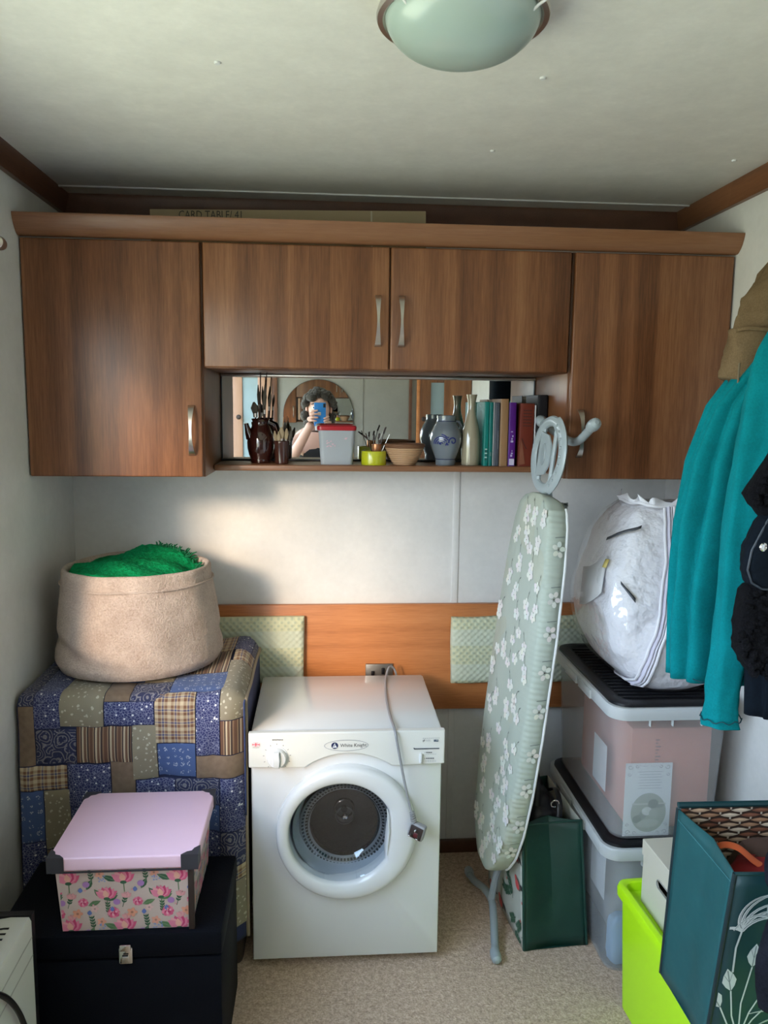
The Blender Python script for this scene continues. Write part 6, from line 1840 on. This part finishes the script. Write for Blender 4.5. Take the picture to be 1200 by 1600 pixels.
for poly_, y_, cnt in (([(.755, 1.338), (.800, 1.285), (.835, 1.255), (.93, 1.27), (.95, 1.46), (.815, 1.435)], 1.342, 260), ([(.765, 1.165), (.758, 1.10), (.762, 1.045), (.785, 1.010), (.82, 1.000), (.95, 1.0), (.95, 1.2), (.80, 1.19)], 1.346, 420)):
    tuft = MB(); hr_ = random.Random(4); made = 0
    while made < cnt:
        x_, z_ = hr_.uniform(.75, .93), hr_.uniform(1.0, 1.46)
        ins_ = False
        for i in range(len(poly_)):
            (xa, za), (xb, zb_) = poly_[i], poly_[(i + 1) % len(poly_)]
            if (za > z_) != (zb_ > z_) and x_ < (xb - xa) * (z_ - za) / (zb_ - za) + xa: ins_ = not ins_
        if not ins_: continue
        if y_ > 1.344 and z_ > 1.165: continue
        tuft.ball((x_, y_ + hr_.uniform(-.006, .006), z_), hr_.uniform(.0055, .0085), 7, (1, 1, 1), 0, .5, 14)
        made += 1
    tuft.build('pile_tufts', M['sherpa'], bg_)['kind'] = 'stuff'
lump((.86, 1.17, 1.60), .070, .060, .115, .10).build('hood', M['navycloth'], bg_, sharp=None)
MB().tube([(.90, 1.20, 1.66), (.98, 1.28, 1.74), (1.04, 1.36, 1.77)], [.05, .045, .03], 16).build('hood_neck', M['navycloth'], bg_)
# charcoal sleeve slumped over the right end of the leaf bag
cs = thing('dark_cloth', 'charcoal fleece cloth draped over the right end of the leaf bag', 'cloth', (.80, 1.26, .45))
mb, _ = sleeve([(.99, 1.30, .735), (.90, 1.28, .720), (.825, 1.262, .690), (.800, 1.235, .655)], [.034, .034, .032, .022], 2.5, .08)
mb.build('upper_fold', M['charcoal'], cs, sharp=None)
mb, _ = sleeve([(.86, 1.252, .69), (.830, 1.225, .640), (.805, 1.218, .58), (.795, 1.218, .52), (.795, 1.220, .44)], [.030, .032, .034, .034, .026], 8.5, .08)
mb.build('hanging_end', M['charcoal'], cs, sharp=None)

# ================================================================ the photographer, seen only in the mirrors
def skin(name, verts, edges, rad, mat, parent, levels=2, root=0):
    me = bpy.data.meshes.new(name)
    me.from_pydata(verts, edges, [])
    o = bpy.data.objects.new(name, me)
    C.objects.link(o)
    sk = o.modifiers.new('skin', 'SKIN'); sk.use_smooth_shade = True
    ss = o.modifiers.new('sub', 'SUBSURF'); ss.levels = levels; ss.render_levels = levels
    for i, r in enumerate(rad):
        d = me.skin_vertices[0].data[i]
        d.radius = (r, r) if not isinstance(r, tuple) else r
        d.use_root = (i == root)
    dg = bpy.context.evaluated_depsgraph_get()
    m2 = bpy.data.meshes.new_from_object(o.evaluated_get(dg))
    bpy.data.objects.remove(o, do_unlink=True)
    m2.name = name
    m2.materials.clear(); m2.materials.append(mat)
    m2.polygons.foreach_set('use_smooth', [True] * len(m2.polygons))
    return link(name, m2, parent)
M['skin'] = plain('skin', (.56, .32, .24), .5, vary=.05)
M['hair'] = fur('grey_brown_hair', (.012, .010, .008), (.075, .062, .05), 90, 1.0, .2, .01)
M['vest'] = plain('black_vest', (.010, .010, .012), .8)
M['trous'] = plain('dark_blue_trousers', (.02, .03, .06), .85)
pn = thing('person', 'person in a black vest holding up a blue phone, seen in the mirror', 'person', (-.03, -.36, 0))
PX = -.035
V = [(PX, -.38, .86), (PX, -.375, 1.00), (PX, -.37, 1.14), (PX, -.365, 1.24), (PX, -.345, 1.31), (PX, -.325, 1.37), (PX, -.300, 1.43), (PX, -.300, 1.50), (PX, -.31, 1.55),
     (PX - .12, -.365, 1.255), (PX - .165, -.34, 1.235), (PX - .180, -.255, 1.185), (PX - .172, -.175, 1.150), (PX - .120, -.100, 1.245), (PX - .060, -.042, 1.352), (PX - .045, -.033, 1.385),
     (PX + .12, -.365, 1.255), (PX + .165, -.34, 1.235), (PX + .190, -.255, 1.170), (PX + .185, -.180, 1.130), (PX + .130, -.105, 1.225), (PX + .068, -.050, 1.330), (PX + .055, -.042, 1.362),
     (PX - .085, -.38, .80), (PX - .095, -.375, .46), (PX - .095, -.39, .09), (PX - .095, -.33, .045), (PX - .097, -.26, .03),
     (PX + .085, -.38, .80), (PX + .095, -.375, .46), (PX + .095, -.39, .09), (PX + .095, -.33, .045), (PX + .097, -.26, .03)]
E_ = [(0, 1), (1, 2), (2, 3), (3, 4), (4, 5), (5, 6), (6, 7), (7, 8), (3, 9), (9, 10), (10, 11), (11, 12), (12, 13), (13, 14), (14, 15), (3, 16), (16, 17), (17, 18), (18, 19), (19, 20), (20, 21), (21, 22), (0, 23), (23, 24), (24, 25), (25, 26), (26, 27), (0, 28), (28, 29), (29, 30), (30, 31), (31, 32)]
R_ = [(.15, .10), (.125, .09), (.14, .10), (.12, .085), .055, .052, (.075, .088), (.078, .095), (.055, .07), .062, .056, .046, .040, .036, .027, .029, .062, .056, .046, .040, .036, .027, .029, .085, .058, .042, .038, .026, .085, .058, .042, .038, .026]
skin('body', V, E_, R_, M['skin'], pn)
# clothes: slightly larger shells round torso and legs
skin('vest', [V[0], V[1], V[2], V[3], (PX - .085, -.365, 1.262), (PX + .085, -.365, 1.262)], [(0, 1), (1, 2), (2, 3), (3, 4), (3, 5)], [(.16, .11), (.137, .10), (.152, .112), (.118, .094), .058, .058], M['vest'], pn)
skin('trousers', [(PX, -.38, .90), V[23], V[24], (PX - .095, -.388, .13), V[28], V[29], (PX + .095, -.388, .13)], [(0, 1), (1, 2), (2, 3), (0, 4), (4, 5), (5, 6)], [(.162, .115), .098, .072, .060, .098, .072, .060], M['trous'], pn)
skin('shoe', [(PX - .095, -.40, .045), (PX - .095, -.33, .042), (PX - .098, -.24, .034)], [(0, 1), (1, 2)], [.046, .046, .036], M['black'], pn)
skin('shoe', [(PX + .095, -.40, .045), (PX + .095, -.33, .042), (PX + .098, -.24, .034)], [(0, 1), (1, 2)], [.046, .046, .036], M['black'], pn)
# face
fc = Vector((PX, -.300, 1.47))
MB().tube([fc + Vector((0, .085, .012)), fc + Vector((0, .098, -.008)), fc + Vector((0, .108, -.024)), fc + Vector((0, .094, -.032))], [.007, .009, .013, .008], 12).build('nose', M['skin'], pn)
for s_ in (-1, 1):
    MB().ball(fc + Vector((s_ * .031, .080, .006)), .0125, 14).build('eye', plain('eye_white', (.7, .7, .68), .2), pn)
    MB().ball(fc + Vector((s_ * .031, .0905, .006)), .006, 10).build('iris', plain('dark_iris', (.03, .02, .015), .2), pn)
    MB().tube([fc + Vector((s_ * .046, .080, .028)), fc + Vector((s_ * .030, .090, .033)), fc + Vector((s_ * .014, .090, .028))], .004, 8).build('eyebrow', M['hair'], pn)
    MB().ball(fc + Vector((s_ * .078, -.005, -.005)), .028, 14, (.35, .6, 1)).build('ear', M['skin'], pn)
MB().tube([fc + Vector((-.025, .084, -.055)), fc + Vector((0, .096, -.053)), fc + Vector((.025, .084, -.055))], [.003, .0065, .003], 10).build('mouth', plain('lips', (.42, .15, .13), .4), pn)
# curly chin-length hair
hm = MB()
hr = random.Random(5)
for k in range(230):
    th = hr.uniform(0, 2 * pi); ph = hr.uniform(-.75, 1.45)
    d = Vector((cos(th) * cos(ph), sin(th) * cos(ph), sin(ph)))
    if d.y > .45 and d.z < .55: continue
    p = fc + Vector((d.x * .095, d.y * .105 - .010, d.z * .105 + .010 - (.045 if ph < 0 else 0)))
    hm.ball(p, hr.uniform(.018, .030), 8, (1, 1, 1), 0, .35)
hm.build('hair', M['hair'], pn, sharp=None)['kind'] = 'stuff'
# hands
def hand(wr, palm, fingers, nm):
    v = [wr, palm]; e = [(0, 1)]; r = [(.024, .017), (.034, .014)]
    skin(nm, v, e, r, M['skin'], pn, 2)
    for f_, rr_ in fingers:
        k = len(f_)
        skin('finger', f_, [(i, i + 1) for i in range(k - 1)], [rr_ * (1 - .12 * i) for i in range(k)], M['skin'], pn, 2)
pz = 1.4325
# left hand: thumb behind the phone's edge, four fingers across its back
hand((PX - .046, -.032, 1.385), (PX - .052, -.022, 1.425), [
    ([(PX - .050, -.016, 1.448), (PX - .040, .003, 1.455), (PX - .018, .006, 1.458), (PX - .002, .005, 1.460)], .0085),
    ([(PX - .052, -.014, 1.432), (PX - .040, .004, 1.436), (PX - .014, .007, 1.438), (PX + .004, .005, 1.438)], .0088),
    ([(PX - .052, -.014, 1.415), (PX - .040, .004, 1.417), (PX - .016, .007, 1.417), (PX + .000, .005, 1.416)], .0085),
    ([(PX - .050, -.016, 1.398), (PX - .040, .002, 1.398), (PX - .022, .005, 1.397), (PX - .010, .004, 1.396)], .0075),
    ([(PX - .045, -.028, 1.398), (PX - .040, -.034, 1.420), (PX - .030, -.030, 1.442), (PX - .022, -.026, 1.456)], .0095)], 'palm')
hand((PX + .056, -.042, 1.362), (PX + .062, -.030, 1.400), [
    ([(PX + .062, -.020, 1.425), (PX + .054, .000, 1.418), (PX + .040, .006, 1.412), (PX + .030, .004, 1.410)], .0085),
    ([(PX + .063, -.020, 1.410), (PX + .054, .000, 1.402), (PX + .040, .006, 1.397), (PX + .030, .004, 1.394)], .0085),
    ([(PX + .063, -.022, 1.395), (PX + .054, -.002, 1.387), (PX + .042, .004, 1.382), (PX + .032, .003, 1.380)], .0080),
    ([(PX + .061, -.026, 1.382), (PX + .054, -.006, 1.373), (PX + .044, .002, 1.369), (PX + .036, .002, 1.367)], .0072),
    ([(PX + .056, -.036, 1.388), (PX + .048, -.040, 1.412), (PX + .034, -.034, 1.432), (PX + .020, -.026, 1.442)], .0095)], 'palm')
ph = thing('phone', 'blue cased phone held up by the person in the mirror', 'phone', (-.026, -.009, 1.36))
MB().rbox(-.062, .011, -.0145, -.0045, 1.362, 1.5085, .004, 3).build('case', plain('blue_phone_case', (.02, .16, .42), .4), ph)
MB().rbox(-.006, .0085, -.006, -.0035, 1.478, 1.503, .002).build('camera_bump', M['black'], ph)
MB().rbox(-.040, -.020, -.006, -.0040, 1.430, 1.450, .001).build('case_badge', plain('pale_badge', (.55, .42, .34), .5), ph)
MB().box(-.058, .007, -.0150, -.0146, 1.368, 1.503).build('screen', plain('phone_screen', (.01, .012, .014), .1), ph)
import sys,numpy as np,OpenImageIO as oiio
b=oiio.ImageBuf(sys.argv[1]);a=b.get_pixels(oiio.FLOAT)[:,:,:3]
H,W=a.shape[:2];k=W/1200
for n,(x,y) in dict(ceilL=(300,130),ceilR=(1000,150),wallsun=(520,850),wallR=(905,800),wallL=(40,700),dryer=(450,1450),carpet=(560,1560),doorR=(1010,600),doorL=(240,600),wallr2=(1160,430),fleece=(1100,900),lime=(1010,1500),lid=(210,1290),basket=(200,980),teal=(1090,1420),head=(620,985),dryR=(660,1450),boxfront=(960,1180),trunk=(200,1560),board=(800,1100),wShade=(200,800),floorSh=(710,1390),wallLow=(710,1190),wallMid=(650,850)).items():
    r=a[int((y-6)*k):int((y+6)*k)+1,int((x-6)*k):int((x+6)*k)+1].reshape(-1,3).mean(0)
    print(n,(r*255).round().astype(int))
